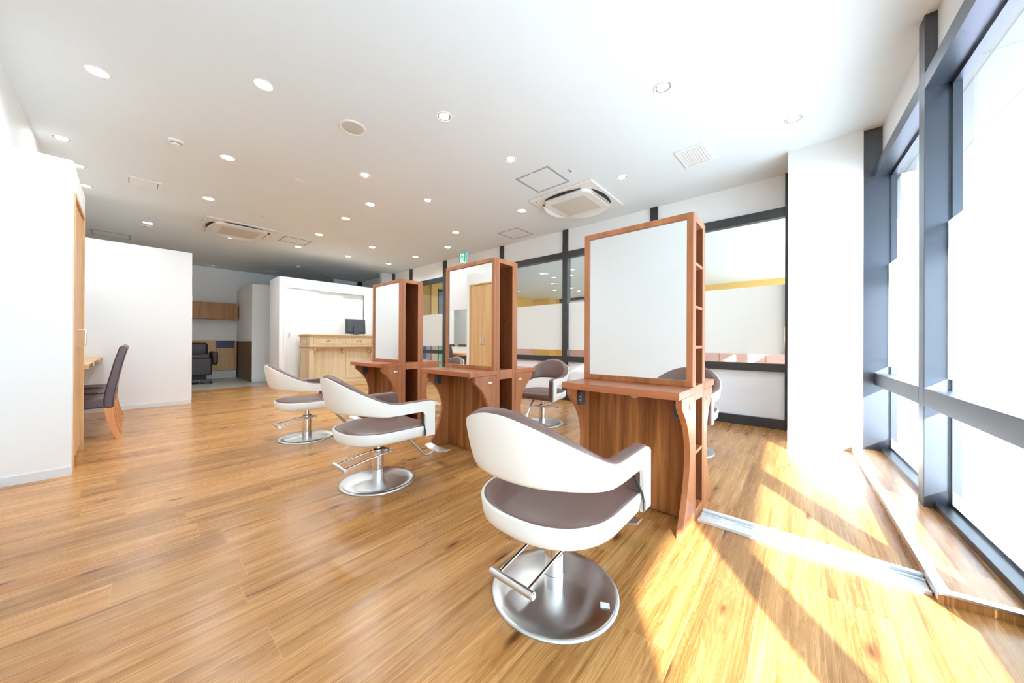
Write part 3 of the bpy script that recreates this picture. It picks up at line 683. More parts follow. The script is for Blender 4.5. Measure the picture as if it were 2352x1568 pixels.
def make_station(label):
    t = thing('mirror_station', label, 'styling station', (0, 0, 0), 0, 'double-sided cherry mirror stations')
    HW = 0.334; CW = 0.123                      # half width (y), half depth (x)
    # column carcass with open cubby on both ends
    mb = MB()
    mb.box(-CW, -CW + 0.04, -HW, HW, 0.0, 1.73).box(CW - 0.04, CW, -HW, HW, 0.0, 1.73)
    mb.box(-CW + 0.04, CW - 0.04, -HW, HW, 1.69, 1.73).box(-CW + 0.04, CW - 0.04, -HW, HW, 0.0, 0.05)
    mb.box(-CW + 0.04, CW - 0.04, -HW, HW, 0.675, 0.757)
    mb.build('column', 'cherry', t, bevel=0.0015)
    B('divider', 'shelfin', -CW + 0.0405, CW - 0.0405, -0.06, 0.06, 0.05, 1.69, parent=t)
    li = MB()
    for sy in (-1, 1):
        for sx_ in (-1, 1):
            for (z0, z1) in ((0.051, 0.674), (0.758, 1.689)):
                x_ = sx_ * (CW - 0.04)
                li.box(min(x_, x_ - sx_ * 0.001), max(x_, x_ - sx_ * 0.001), min(sy * 0.061, sy * (HW - 0.002)), max(sy * 0.061, sy * (HW - 0.002)), z0, z1)
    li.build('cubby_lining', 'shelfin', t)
    # table top
    MB().box(-0.43, -CW - 0.0005, -HW - 0.002, HW + 0.002, 0.716, 0.7556).box(CW + 0.0005, 0.43, -HW - 0.002, HW + 0.002, 0.716, 0.7556).build('tabletop', 'cherryh', t, bevel=0.003)
    for side in (1, -1):
        MB().box(min(side * -CW, side * (-CW - 0.014)), max(side * -CW, side * (-CW - 0.014)), -HW + 0.03, HW - 0.03, 0.012, 0.7155).build('back_panel', 'walnut', t)
        for sy in (-1, 1):
            a, b = sorted((sy * HW, sy * (HW - 0.03)))
            lg_ = MB().prism(arc_leg(side), 'xz', a, b).build('side_panel', 'cherry', t, bevel=0.002)
            a, b = sorted((sy * HW, sy * (HW + 0.006)))
            # small drawer lock plate on the outside
            kx = -0.205 * side
            MB().lathe([(0.014, 0), (0.014, 0.003), (0.007, 0.008)], seg=20).build('lock_cap', 'chrome', lg_, smooth=True)
            k = lg_.children[-1]; k.rotation_euler = (-sy * PI / 2, 0, 0); k.location = (kx, sy * (HW + 0.0005), 0.655); k.scale = (1.7, 1, 1)
            # socket box on the inside under the top
            sx0, sx1 = sorted((-0.30 * side, -0.245 * side)); ya, yb = sorted((sy * (HW - 0.0305), sy * (HW - 0.062)))
            sk = B('socket_box', 'plastd', sx0, sx1, ya, yb, 0.60, 0.69, parent=lg_, bevel=0.005)
            MB().cyl((sx0 - 0.002 if side > 0 else sx1 + 0.002, (ya + yb) / 2 - 0.008, 0.655), (sx0 + 0.001 if side > 0 else sx1 - 0.001, (ya + yb) / 2 - 0.008, 0.655), 0.004, 10).cyl(
                (sx0 - 0.002 if side > 0 else sx1 + 0.002, (ya + yb) / 2 - 0.008, 0.633), (sx0 + 0.001 if side > 0 else sx1 - 0.001, (ya + yb) / 2 - 0.008, 0.633), 0.004, 10).build('socket_hole', 'white', sk)
        # cable grommet
        gx = -(CW + 0.0145) * side
        c = MB(); c.v, c.f = [], []
        c.cyl((gx, -0.005, 0.69), (gx - 0.004 * side, -0.005, 0.69), 0.032, 24).build('grommet', 'beigep', t, smooth=True)
        c2 = MB().cyl((gx - 0.004 * side, -0.005, 0.697), (gx - 0.0055 * side, -0.005, 0.697), 0.010, 16).build('grommet_hole', 'slot', t)
        # mirror with frame
        fx0, fx1 = sorted((-(CW + 0.0005) * side, -(CW + 0.030) * side))
        zb, zt, w = 0.7558, 1.727, 0.033
        fm = MB().box(fx0, fx1, -HW, HW, zb, zb + w).box(fx0, fx1, -HW, HW, zt - w, zt).box(fx0, fx1, -HW, -HW + w, zb + w, zt - w).box(fx0, fx1, HW - w, HW, zb + w, zt - w).build('mirror_frame', 'cherry', t, bevel=0.002)
        gx0, gx1 = sorted((-(CW + 0.006) * side, -(CW + 0.018) * side))
        MB().box(gx0, gx1, -HW + w, HW - w, zb + w, zt - w).build('mirror_glass', 'mirror', fm)
    return t
def pins(t, zs, y=-0.25):
    for z in zs:
        for x_, s_ in ((CWi, -1), (-CWi, 1)):
            MB().cyl((x_, y, z), (x_ + s_ * 0.009, y, z), 0.0055, 10).build('shelf_pin', 'chrome', t)
def cubby_shelf(t, z, th=0.018):
    for sy in (-1, 1):
        a, b = sorted((sy * 0.061, sy * 0.332)); B('shelf', 'cherryh', -CWi + 0.001, CWi - 0.001, a, b, z - th, z, parent=t, bevel=0.001)
CWi = 0.0815
SX = 2.187
st1 = make_station('nearest cherry wood mirror station, beside the bright window')
st1.location = (SX, 0.783, 0)
st2 = dup(st1, (SX, 2.309, 0), 0, 'second cherry wood mirror station, middle of the three, reflecting the oak closet doors')
st3 = dup(st1, (SX, 3.82, 0), 0, 'third cherry wood mirror station, farthest, in front of the reception desk')
for z in (1.462, 1.215, 0.985, 0.384): cubby_shelf(st1, z)
cubby_shelf(st2, 0.25); cubby_shelf(st3, 0.20)
pins(st1, (1.60,))
pins(st2, (1.58, 1.42, 1.31, 1.20, 1.09, 0.98, 0.87, 0.60, 0.46))
pins(st3, (1.62, 1.42, 1.30, 1.17, 1.05, 0.93, 0.83, 0.60, 0.44))

# ------------------------------------------------------------------ salon chairs (local +x = forward)
def plan_path():
    XF, HB, xs, A, n = 0.29, 0.285, 0.0, 0.312, 2.4
    pts = []
    for i in range(13): pts.append((XF + (xs - XF) * i / 12, HB))
    m = 64
    for i in range(1, m):
        t = PI * i / m; c, s_ = math.cos(t), math.sin(t)
        pts.append((xs - A * abs(s_) ** (2 / n), HB * math.copysign(abs(c) ** (2 / n), c)))
    for i in range(13): pts.append((xs + (XF - xs) * i / 12, -HB))
    # resample evenly
    L = [0]
    for a, b in zip(pts, pts[1:]): L.append(L[-1] + math.hypot(b[0] - a[0], b[1] - a[1]))
    tot = L[-1]
    def at(s):
        s = max(0, min(tot, s)); j = 0
        lo, hi = 0, len(L) - 2
        while lo < hi:
            mid = (lo + hi + 1) // 2
            if L[mid] <= s: lo = mid
            else: hi = mid - 1
        j = lo; t = (s - L[j]) / max(1e-9, L[j + 1] - L[j])
        return (pts[j][0] + (pts[j + 1][0] - pts[j][0]) * t, pts[j][1] + (pts[j + 1][1] - pts[j][1]) * t)
    def nrm(s):
        a, b = at(s - 0.02), at(s + 0.02); dx, dy = b[0] - a[0], b[1] - a[1]; l = math.hypot(dx, dy)
        return (dy / l * -1 * -1, -dx / l) if False else (-(-dy) / l * -1, -dx / l * 1)
    return at, tot
AT, TOT = plan_path()
def NRM(s):
    a, b = AT(s - 0.02), AT(s + 0.02); dx, dy = b[0] - a[0], b[1] - a[1]; l = math.hypot(dx, dy)
    n = (-dy / l, dx / l); p = AT(s)
    return n if n[0] * (p[0] - 0.05) + n[1] * p[1] > 0 else (-n[0], -n[1])
POSTW = 0.088; FIL = 0.035; ZB0 = 0.325
def stations_u():
    us = [0.0, 0.004, 0.010, 0.018, 0.028, 0.040, 0.055, 0.072, POSTW - 0.001, POSTW + 0.0005]
    for i in range(1, 7): us.append(POSTW + 0.0005 + FIL * i / 6)
    k = 70; u0 = us[-1]
    half = [u0 + (TOT / 2 - u0) * i / k for i in range(1, k + 1)]
    full = us + half
    return full + [TOT - u for u in reversed(full[:-1])]
def ztop(u):
    x, y = AT(u); uu = min(u, TOT - u)
    z = 0.583 + 0.200 * sstep(0.34, 0.99, uu / (TOT / 2))
    r = 0.045
    if uu < r: z -= r - math.sqrt(max(0, r * r - (r - uu) ** 2))
    return z
def zbot(u):
    x, y = AT(u); uu = min(u, TOT - u)
    if uu <= POSTW: return ZB0
    z = 0.505 + 0.03 * sstep(-0.05, -0.30, x)
    d = uu - POSTW
    if d < FIL: z -= FIL - math.sqrt(max(0, FIL * FIL - (FIL - d) ** 2))
    return z
def tilt(u):
    x, y = AT(u); return 0.052 * sstep(0.05, -0.24, x)
def band_pt(u, o, z):
    x, y = AT(u); n = NRM(u)
    t = tilt(u) * max(0, (z - 0.50)) / 0.25
    return (x + n[0] * (o + t), y + n[1] * (o + t), z)
def make_chair(label):
    t = thing('salon_chair', label, 'chair', (0, 0, 0), 0, 'white and brown hydraulic salon chairs')
    # base
    MB().lathe([(0.255, 0.0), (0.255, 0.004), (0.250, 0.009), (0.240, 0.0125), (0.20, 0.015), (0.05, 0.017), (0.036, 0.017)], seg=96).build('base', 'steel', t, smooth=True, angle=50)
    po = MB().lathe([(0.0410, 0.0165), (0.0410, 0.070), (0.0392, 0.0705), (0.0392, 0.232), (0.032, 0.236)], seg=48).build('pole', 'chrome', t, smooth=True, angle=30)
    MB().lathe([(0.019, 0.236), (0.019, 0.305)], seg=32).build('piston', 'chrome', po, smooth=True)
    # pump mechanism and lever
    pm = MB().box(0.030, 0.066, -0.030, 0.030, 0.206, 0.222).cyl((0.058, -0.074, 0.212), (0.058, 0.074, 0.212), 0.0085, 16).box(0.062, 0.092, -0.012, 0.012, 0.204, 0.216).build('pump_bracket', 'satin', t, bevel=0.003)
    lv = MB()
    for sy in (-1, 1):
        lv.tube([(0.060, sy * 0.066, 0.212), (-0.10, sy * 0.066, 0.192), (-0.262, sy * 0.066, 0.166)], 0.0058, 12)
    lv.build('pump_lever', 'chrome', t, smooth=True, angle=50)
    gr = MB().cyl((-0.265, -0.095, 0.165), (-0.265, 0.095, 0.165), 0.0135, 24).build('lever_grip', 'satin', t, smooth=True, angle=50)
    for sy in (-1, 1):
        MB().cyl((-0.265, sy * 0.095, 0.165), (-0.265, sy * 0.0985, 0.165), 0.0115, 20).build('end_cap', 'chrome', gr, smooth=True, angle=50)
    MB().box(-0.11, 0.12, -0.10, 0.10, 0.304, 0.3255).build('seat_mount', 'plastd', t, bevel=0.004)
    # seat
    XF = 0.283
    def outline(inset):
        pts = []; n = 2.35
        for i in range(49):
            a = PI * i / 48; c, s_ = math.cos(a), math.sin(a)
            pts.append((0.0 - (0.276 - inset) * abs(s_) ** (2 / n), (0.272 - inset) * math.copysign(abs(c) ** (2 / n), c)))
        pts.append((XF - 0.03 - inset, -(0.272 - inset))); pts.append((XF - inset, -(0.240 - inset)))
        pts.append((XF - inset, 0.240 - inset)); pts.append((XF - 0.03 - inset, 0.272 - inset))
        return pts
    lev = [(0.024, 0.3256), (0.010, 0.334), (0.0, 0.350), (0.0, 0.392), (0.004, 0.400), (0.012, 0.4045), (0.040, 0.4075), (0.10, 0.409)]
    MB().loft([[(x, y, z) for x, y in outline(i)] for i, z in lev]).build('seat', 'vinylb', t, smooth=True, angle=60)
    n_, ol = 2.35, []
    for i in range(9): ol.append((0.200 * (1 - i / 8), 0.280, 0.0, 1.0))
    for i in range(1, 80):
        t_ = PI * i / 80; c, s_ = math.cos(t_), math.sin(t_)
        p = (-0.282 * abs(s_) ** (2 / n_), 0.280 * math.copysign(abs(c) ** (2 / n_), c))
        nx = abs(p[0] / 0.282) ** (n_ - 1) / 0.282 * -1; ny = math.copysign(abs(p[1] / 0.280) ** (n_ - 1) / 0.280, p[1])
        l = math.hypot(nx, ny); ol.append((p[0], p[1], nx / l, ny / l))
    for i in range(9): ol.append((0.200 * i / 8, -0.280, 0.0, -1.0))
    def sw(q, o, z): return (q[0] + q[2] * o, q[1] + q[3] * o, z)
    rings = []
    for q in ol:
        rings.append([sw(q, -0.030, 0.326), sw(q, -0.014, 0.3265), sw(q, -0.0085, 0.331), sw(q, -0.004, 0.349), sw(q, 0.002, 0.394), sw(q, -0.002, 0.4005), sw(q, -0.010, 0.4005), sw(q, -0.018, 0.345)])
    MB().loft(rings).build('seat_shell', 'vinylw', t, smooth=True, angle=60)
    # wrap-around back and arms
    T = 0.060; R = 0.014
    rings = []; U = stations_u()
    def bulge(u, k): return -0.011 * bw(u) * abs(2 * k - 1) ** 4
    def bw(u): return sstep(0.30, 0.75, min(u, TOT - u) / (TOT / 2))
    def sec(u, ins=0.0):
        zb, zt = zbot(u) + ins, ztop(u) - ins; h = zt - zb; r = min(R + 0.010 * bw(u), h * 0.3); P = []
        o0, o1 = -ins - 0.004, -T + ins
        for k in range(5): a = PI / 2 * k / 4; P.append((o0 - r + r * math.sin(a), zb + r - r * math.cos(a)))
        for k in range(1, 4): P.append((o0, zb + r + (h - 2 * r) * k / 4))
        for k in range(5): a = PI / 2 * k / 4; P.append((o0 - r + r * math.cos(a), zt - r + r * math.sin(a)))
        for k in range(5): a = PI / 2 * k / 4; P.append((o1 + r - r * math.sin(a), zt - r + r * math.cos(a)))
        for k in range(1, 4): P.append((o1, zt - r - (h - 2 * r) * k / 4))
        for k in range(5): a = PI / 2 * k / 4; P.append((o1 + r - r * math.cos(a), zb + r - r * math.sin(a)))
        n_ = len(P)
        P = [(o + (bulge(u, (z - zb) / h) if o > -T * 0.5 else 0), z) for o, z in P]
        return [band_pt(u, o, z) for o, z in P]
    for i, u in enumerate(U):
        ins = 0.010 if i in (0, len(U) - 1) else (0.003 if i in (1, len(U) - 2) else 0)
        rings.append(sec(u, ins))
    MB().loft(rings).build('backrest', 'vinylb', t, smooth=True, angle=70)
    rings = []
    for u in U:
        uu = min(u, TOT - u)
        u_ = 0.006 if u < 0.006 else (TOT - 0.006 if u > TOT - 0.006 else u)
        zb, zt = zbot(u_) + 0.002, ztop(u_) - 0.007 - 0.011 * bw(u)
        Z0, H0 = zbot(u_), ztop(u_) - zbot(u_)
        ks = [0, 0.05, 0.12, 0.25, 0.45, 0.65, 0.8, 0.92, 1]
        P = [(-0.016 + bulge(u_, 0), zb - 0.001)] + [(0.0030 + bulge(u_, (zb + (zt - zb) * k - Z0) / H0), zb + (zt - zb) * k) for k in ks] + [(-0.016 + bulge(u_, 0.95), zt + 0.001)]
        rings.append([band_pt(u_ , o, z) for o, z in P])
    MB().loft(rings).build('backrest_shell', 'vinylw', t, smooth=True, angle=70)
    # strap with tag on the right inner post
    st = MB().tube([(0.196, -0.240, 0.520), (0.192, -0.262, 0.45), (0.196, -0.284, 0.405), (0.198, -0.2895, 0.375), (0.199, -0.291, 0.335)], 0.0045, 8).build('strap', 'black', t, smooth=True)
    MB().box(0.186, 0.206, -0.2945, -0.2925, 0.335, 0.375).build('strap_tag', 'plastd', st, bevel=0.0008)
    # footrest
    ft = MB().tube([(0.02, -0.03, 0.312), (0.16, -0.03, 0.308), (0.20, -0.03, 0.290), (0.355, -0.03, 0.115), (0.375, -0.03, 0.098), (0.40, -0.03, 0.092), (0.455, -0.03, 0.100)], 0.0115, 16).build('footrest_tube', 'satin', t, smooth=True)
    rings = []
    for i in range(25):
        v = -1 + 2 * i / 24; y = -0.03 + 0.135 * v
        z = 0.112 + 0.020 * abs(v) ** 1.6 + 0.008 * math.exp(-(v / 0.22) ** 2) - 0.004
        hw = 0.045 * (1 - 0.25 * abs(v) ** 3); xc = 0.50
        rings.append([(xc - hw, y, z - 0.004), (xc - hw * 0.9, y, z + 0.003), (xc, y, z + 0.006), (xc + hw * 0.9, y, z + 0.003), (xc + hw, y, z - 0.004), (xc, y, z - 0.003)])
    MB().loft(rings).build('footplate', 'satin', t, smooth=True, angle=50)
    return t
ch = make_chair('nearest white and brown salon chair, facing the nearest mirror station')
ch.location = (1.136, 0.757, 0)
dup(ch, (1.173, 2.300, 0), 0, 'white and brown salon chair facing the second mirror station, second from the camera')
dup(ch, (1.210, 3.895, 0), 0, 'farthest of the white-backed salon chairs in a row, in front of the reception desk')
dup(ch, (3.37, 2.43, 0), PI + 0.15, 'salon chair seen from the front between the nearest and second mirror stations')
dup(ch, (3.42, 0.835, 0), PI, 'salon chair almost hidden behind the nearest mirror station')
dup(ch, (3.40, 3.86, 0), PI, 'salon chair hidden behind the second and third mirror stations')
sk = MB().box(-0.014, 0.014, -0.017, 0.017, 0.0155, 0.0168, rz=0.5).build('sticker', 'white', ch.children[0]); sk.location = (0.034, -0.205, 0)
tag(sk, 'small white sticker')

# ------------------------------------------------------------------ closet doors
cl = thing('closet', 'tall oak double door closet set in the white box at the left', 'closet', (-0.292, 4.19, 0))
MB().box(-0.28, 0.007, 0, 0.028, 0, 2.13).box(-0.28, 0.007, 0.722, 0.75, 0, 2.13).box(-0.28, 0.007, 0.028, 0.722, 2.102, 2.13).build('frame', 'oak', cl, bevel=0.0015)
MB().box(-0.28, -0.035, 0.028, 0.722, 0.0, 0.06).build('plinth', 'oak', cl)
for i, (a, b, hy) in enumerate(((0.031, 0.373, 0.345), (0.377, 0.719, 0.405))):
    d = MB().box(-0.028, -0.008, a, b, 0.062, 2.099).build('door', 'oak', cl, bevel=0.001)
    MB().tube([(-0.008, hy, 0.955), (0.030, hy, 0.955), (0.034, hy, 0.960), (0.034, hy, 1.080), (0.030, hy, 1.085), (-0.008, hy, 1.085)], 0.0055, 10).build('handle', 'alu', d, smooth=True)
# dressing counter
dcn = thing('counter', 'pale oak wall counter between the closet and the counter end wall', 'counter', (XL, 5.06, 0))
MB().box(0, 0.355, 0, 2.297, 0.728, 0.771).build('top', 'oak', dcn, bevel=0.002)
for yy in (0.53, 1.42):
    s_ = MB().box(0.355, 0.365, yy - 0.028, yy + 0.028, 0.733, 0.766).build('socket', 'white', dcn, bevel=0.002)
    MB().box(0.365, 0.3665, yy - 0.016, yy + 0.016, 0.742, 0.757).build('socket_hole', 'slot', s_)
for yy in (0.06, 1.15, 2.22):
    MB().prism([(0.0, 0.728), (0.27, 0.728), (0.0, 0.45)], 'xz', yy - 0.012, yy + 0.012).build('bracket', 'white', dcn)
# wall mirrors over the counter (visible in the station mirror)
wm = thing('wall_mirror', 'frameless wall mirror above the oak counter, reflected in the second station', 'mirror', (XL, 5.08, 0.90))
MB().box(0.0005, 0.006, 0, 2.1, 0, 0.80).build('glass', 'mirror', wm)
# dining chairs
def make_dining(label):
    t = thing('dining_chair', label, 'chair', (0, 0, 0), 0, 'dark leather chairs at the oak counter')
    W = 0.215
    # local: seat towards -x, floor contact of rear leg at x = 0
    back = [(0.060, 0.905), (0.055, 0.928), (0.036, 0.944), (0.016, 0.945), (0.002, 0.93), (-0.035, 0.78), (-0.065, 0.62), (-0.088, 0.50), (-0.098, 0.42), (-0.096, 0.325), (-0.042, 0.318), (-0.033, 0.33), (-0.030, 0.42), (-0.012, 0.55), (0.018, 0.72), (0.042, 0.84)]
    MB().prism(back, 'xz', -W, W).build('backrest', 'leather', t, bevel=0.012, seg=3)
    MB().box(-0.51, -0.085, -W + 0.002, W - 0.002, 0.325, 0.425).build('seat', 'leather', t, bevel=0.018, seg=3)
    for sy in (-1, 1):
        rings = []
        for i in range(9):
            k = i / 8; z = 0.332 * (1 - k); xc = -0.066 + 0.012 * k + 0.058 * k * k; hw = 0.030 - 0.012 * k; hy = 0.021 - 0.006 * k; yc = sy * (W - 0.026)
            rings.append([(xc - hw, yc - hy, z), (xc + hw, yc - hy, z), (xc + hw, yc + hy, z), (xc - hw, yc + hy, z)])
        MB().loft(rings).build('leg', 'legwood', t, bevel=0.002)
        rings = []
        for i in range(5):
            k = i / 4; z = 0.326 * (1 - k); h_ = 0.024 - 0.009 * k
            rings.append([(-0.475 - h_, sy * (W - 0.03) - h_, z), (-0.475 + h_, sy * (W - 0.03) - h_, z), (-0.475 + h_, sy * (W - 0.03) + h_, z), (-0.475 - h_, sy * (W - 0.03) + h_, z)])
        MB().loft(rings).build('leg', 'legwood', t, bevel=0.002)
    return t
dn = make_dining('dark brown leather dining chair at the counter, nearest of three, its back in full view')
dn.location = (-0.085, 5.445, 0)
dup(dn, (-0.085, 6.095, 0), 0, 'dark brown leather dining chair at the counter, middle of three, mostly hidden')
dup(dn, (-0.085, 6.725, 0), 0, 'dark brown leather dining chair at the counter, farthest of three, next to the end wall')

# ------------------------------------------------------------------ reception desk
DX, DY = 2.43, 7.70
dk = thing('reception_desk', 'limed pine reception desk with two drawers and carved brackets', 'desk', (DX, DY, 0))
DW, DD = 1.42, 0.62
MB().box(-0.035, DW + 0.035, -0.035, DD, 1.128, 1.152).box(-0.022, DW + 0.022, -0.022, DD, 1.108, 1.128).box(-0.010, DW + 0.010, -0.010, DD, 1.092, 1.108).build('top', 'pineh', dk, bevel=0.004)
MB().box(0, DW, 0, DD, 0.905, 1.092).build('drawer_case', 'pine', dk, bevel=0.002)
MB().box(-0.03, DW + 0.03, -0.03, DD, 0.880, 0.905).box(-0.015, DW + 0.015, -0.015, DD, 0.862, 0.880).build('ledge_moulding', 'pineh', dk, bevel=0.005)
MB().box(0.015, DW - 0.015, 0.10, DD, 0.10, 0.862).box(0.0, 0.09, 0.02, DD, 0.10, 0.862).box(DW - 0.09, DW, 0.02, DD, 0.10, 0.862).build('body', 'pine', dk, bevel=0.003)
MB().box(-0.012, DW + 0.012, 0.01, DD, 0.0, 0.10).build('plinth', 'pineh', dk, bevel=0.006)
def frame2(mb, x0, x1, z0, z1, w, y0, y1):
    return mb.box(x0, x1, y0, y1, z0, z0 + w).box(x0, x1, y0, y1, z1 - w, z1).box(x0, x0 + w, y0, y1, z0 + w, z1 - w).box(x1 - w, x1, y0, y1, z0 + w, z1 - w)
for (a, b) in ((0.075, 0.655), (0.725, 1.325)):
    d = frame2(MB(), a, b, 0.945, 1.085, 0.016, -0.010, 0.0).build('drawer', 'pineh', dk, bevel=0.003)
    MB().box(a + 0.016, b - 0.016, -0.003, 0.0, 0.961, 1.069).build('drawer_front', 'pine', d)
    c = (a + b) / 2 + 0.0
    MB().tube([(c - 0.036, -0.004, 1.000), (c - 0.030, -0.016, 1.012), (c - 0.012, -0.024, 1.022), (c + 0.012, -0.024, 1.022), (c + 0.030, -0.016, 1.012), (c + 0.036, -0.004, 1.000)], 0.006, 8).box(c - 0.045, c - 0.03, -0.006, -0.002, 0.993, 1.006).box(c + 0.03, c + 0.045, -0.006, -0.002, 0.993, 1.006).build('cup_handle', 'brass', d, smooth=True)
for (a, b) in ((0.135, 0.620), (0.765, 1.275)):
    p_ = frame2(MB(), a, b, 0.16, 0.785, 0.022, 0.088, 0.10).build('lower_panel', 'pineh', dk, bevel=0.005)
    MB().box(a + 0.022, b - 0.022, 0.096, 0.0999, 0.182, 0.763).build('panel_face', 'pine', p_)
for c in (0.105, 0.69, 1.29):
    prof = [(0.10, 0.862), (-0.005, 0.862), (-0.008, 0.835), (0.012, 0.822), (0.022, 0.80), (0.045, 0.785), (0.052, 0.765), (0.072, 0.752), (0.10, 0.748)]
    MB().prism([(y, z) for y, z in prof], 'yz', c - 0.022, c + 0.022).build('corbel', 'pineh', dk, bevel=0.003)
# side panels on the left end
sp_ = MB()
for (z0, z1, w) in ((0.935, 1.075, 0.014), (0.16, 0.80, 0.02)):
    y0, y1 = 0.09, DD - 0.06
    sp_.box(-0.009, 0.001, y0, y1, z0, z0 + w).box(-0.009, 0.001, y0, y1, z1 - w, z1).box(-0.009, 0.001, y0, y0 + w, z0 + w, z1 - w).box(-0.009, 0.001, y1 - w, y1, z0 + w, z1 - w)
sp_.build('side_panel', 'pineh', dk, bevel=0.003)
# monitor on the desk, seen from behind
mo = thing('computer_monitor', 'dark grey computer monitor seen from behind on the reception desk', 'monitor', (3.51, 8.02, 1.152), -0.16)
tl = -0.14
def tz(y, z): return (y * math.cos(tl) - (z - 0.2) * math.sin(tl), 0.2 + y * math.sin(tl) + (z - 0.2) * math.cos(tl))
def tbox(x0, x1, y0, y1, z0, z1):
    m_ = MB().box(x0, x1, y0, y1, z0, z1); m_.v = [(x, *tz(y, z)) for x, y, z in m_.v]; return m_
tbox(-0.225, 0.225, 0.0, 0.03, 0.03, 0.385).build('housing', 'plastg', mo, bevel=0.008, seg=3)
tbox(-0.185, 0.185, -0.035, 0.0, 0.06, 0.345).build('back_cover', 'plastg', mo, bevel=0.02, seg=3)
tbox(-0.21, 0.21, 0.030, 0.0315, 0.05, 0.37).build('screen', 'slot', mo)
tbox(-0.16, 0.16, -0.037, -0.035, 0.322, 0.334).build('vent_slot', 'slot', mo)
MB().box(-0.055, 0.055, -0.075, -0.03, 0.018, 0.205).build('stand_neck', 'plastg', mo, bevel=0.008)
MB().lathe([(0.125, 0.0), (0.125, 0.012), (0.10, 0.019)], c=(0, -0.02, 0), seg=40).build('stand_base', 'plastg', mo, smooth=True)
MB().box(-0.05, 0.05, -0.078, -0.075, 0.185, 0.20).build('stand_slot', 'slot', mo)

# ------------------------------------------------------------------ shampoo corner
uc = thing('wall_cabinet', 'oak wall cabinet with two visible doors over the shampoo corner', 'cabinet', (0.30, YB, 1.575))
MB().box(0, 1.59, -0.34, -0.0005, 0, 0.43).build('body', 'oakd', uc)
for i in range(3):
    MB().box(0.003 + i * 0.53, 0.527 + i * 0.53, -0.36, -0.3405, 0.0, 0.43).build('door', 'oakd', uc, bevel=0.0015)
lc = thing('low_cabinet', 'low oak cabinet with an open niche at the back of the shampoo corner', 'cabinet', (0.20, YB, 0))
MB().box(0, 1.27, -0.20, -0.0005, 0.21, 1.02).box(1.27, 1.70, -0.20, -0.0005, 1.005, 1.02).box(1.27, 1.70, -0.02, -0.0005, 0.21, 1.005).box(1.655, 1.70, -0.20, -0.02, 0.21, 1.005).build('body', 'oak', lc, bevel=0.0015)
MB().box(1.27, 1.655, -0.19, -0.0205, 0.81, 1.004).build('niche', 'niche', lc)
MB().box(1.277, 1.65, -0.21, -0.19, 0.215, 0.805).build('door', 'oak', lc, bevel=0.0015)
MB().box(0, 1.70, -0.17, -0.0005, 0, 0.21).build('plinth', 'skirt', lc)
for i, (x, l) in enumerate(((1.685, 'white wall switch plate above the oak niche, left of two'), (1.775, 'white wall outlet plate above the oak niche, right of two'))):
    t = thing('wall_plate', l, 'switch', (x, YB, 1.10), 0, 'wall plates over the shampoo counter')
    MB().box(-0.035, 0.035, -0.009, -0.0005, 0, 0.12).build('plate', 'white', t, bevel=0.002)
    MB().box(-0.014, 0.014, -0.012, -0.009, 0.03, 0.09).build('insert', 'skirt' if i else 'white', t, bevel=0.001)
sc_ = thing('shampoo_chair', 'black reclining shampoo chair partly hidden behind the counter end wall', 'chair', (0.90, 10.75, 0))
MB().box(-0.33, 0.33, 0.16, 0.30, 0.60, 0.955).build('backrest', 'shampoo', sc_, bevel=0.06, seg=4)
MB().box(-0.33, 0.33, -0.30, 0.22, 0.56, 0.70).build('seat', 'shampoo', sc_, bevel=0.05, seg=4)
MB().box(-0.34, 0.34, -0.36, -0.26, 0.20, 0.60).build('leg_rest', 'shampoo', sc_, bevel=0.035, seg=4)
for sx_ in (-1, 1):
    a, b = sorted((sx_ * 0.345, sx_ * 0.465)); MB().box(a, b, -0.24, 0.28, 0.43, 0.745).build('armrest', 'shampoo', sc_, bevel=0.045, seg=4)
MB().box(-0.26, 0.26, -0.24, 0.30, 0.05, 0.56).build('base', 'black', sc_, bevel=0.02)
MB().box(-0.33, 0.33, -0.35, -0.25, 0.045, 0.10).build('foot_bar', 'plastd', sc_, bevel=0.012)
for sx_ in (-1, 1):
    MB().cyl((sx_ * 0.30, -0.30, 0.052), (sx_ * 0.345, -0.30, 0.052), 0.05, 20).build('caster', 'black', sc_, smooth=True, angle=50)
MB().cyl((0.12, -0.355, 0.10), (0.12, -0.355, 0.012), 0.006, 8).build('pedal', 'chrome', sc_)

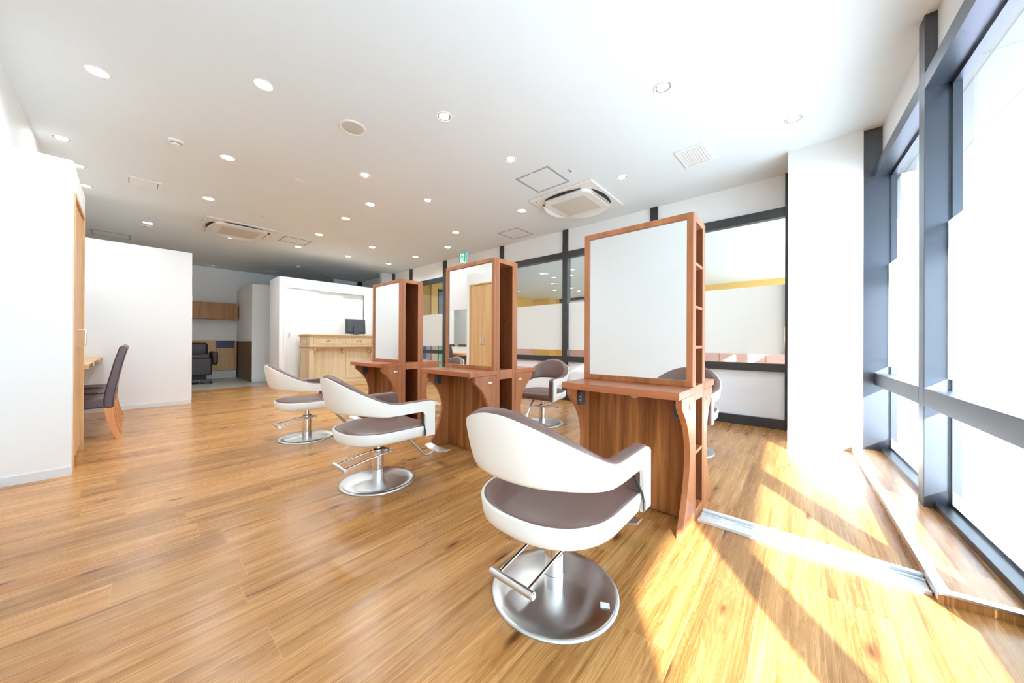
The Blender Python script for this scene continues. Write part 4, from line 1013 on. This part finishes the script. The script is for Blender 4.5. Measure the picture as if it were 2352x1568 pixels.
# ------------------------------------------------------------------ light
w = bpy.data.worlds.new('sky'); S.world = w; w.use_nodes = True
bg = w.node_tree.nodes['Background']; bg.inputs[0].default_value = (0.62, 0.82, 1.0, 1); bg.inputs[1].default_value = 3.3
sd = bpy.data.lights.new('sun', 'SUN'); so_ = bpy.data.objects.new('sun', sd); COL.objects.link(so_)
sd.energy = 12.0; sd.angle = math.radians(1.2); sd.color = (0.95, 0.98, 1.0)
dirv = Vector((0.831, 0.557, -0.38)); so_.rotation_euler = dirv.to_track_quat('-Z', 'Y').to_euler(); so_.location = (-3, -4, 6)
def portal(name, loc, rot, sx_, sy_):
    l = bpy.data.lights.new(name, 'AREA'); l.shape = 'RECTANGLE'; l.size = sx_; l.size_y = sy_; l.energy = 1
    l.cycles.is_portal = True
    o = bpy.data.objects.new(name, l); COL.objects.link(o); o.location = loc; o.rotation_euler = rot
cx_, cy_ = fpt(2.49, 0.17)
portal('daylight_portal', (cx_, cy_, 1.3), (PI / 2, 0, FR + PI), 5.1, 2.6)
portal('daylight_portal_next', (8.9, -0.95, 1.4), (PI / 2, 0, 0), 7.6, 2.8)
# lamps of the ceiling downlights
for (x, y, k, _l) in DL:
    l = bpy.data.lights.new('downlight_lamp', 'AREA'); l.shape = 'DISK'; l.size = 0.09; l.energy = 3.2 if k == 'flush' else 2.0
    l.color = (0.84, 0.93, 1.0); l.spread = math.radians(150)
    o = bpy.data.objects.new('downlight_lamp', l); COL.objects.link(o); o.location = (x, y, Z - 0.012)
for x, y in ((7.6, 5.6), (9.2, 4.4), (7.4, 1.6), (10.4, 6.6), (9.2, 7.6)):
    l = bpy.data.lights.new('downlight_lamp', 'AREA'); l.shape = 'DISK'; l.size = 0.12; l.energy = 6
    o = bpy.data.objects.new('downlight_lamp', l); COL.objects.link(o); o.location = (x, y, Z - 0.02)

# ------------------------------------------------------------------ colour management and sampling helpers
S.view_settings.view_transform = 'Standard'; S.view_settings.look = 'None'
S.view_settings.gamma = 1.0; S.view_settings.exposure = 1.5; S.view_settings.use_curve_mapping = False
cy = S.cycles
cy.use_denoising = True; cy.max_bounces = 10; cy.diffuse_bounces = 6; cy.glossy_bounces = 4; cy.transmission_bounces = 6
cy.use_adaptive_sampling = True; cy.adaptive_threshold = 0.08; cy.adaptive_min_samples = 16; cy.transparent_max_bounces = 16
cy.sample_clamp_indirect = 6.0; cy.caustics_reflective = False; cy.caustics_refractive = False
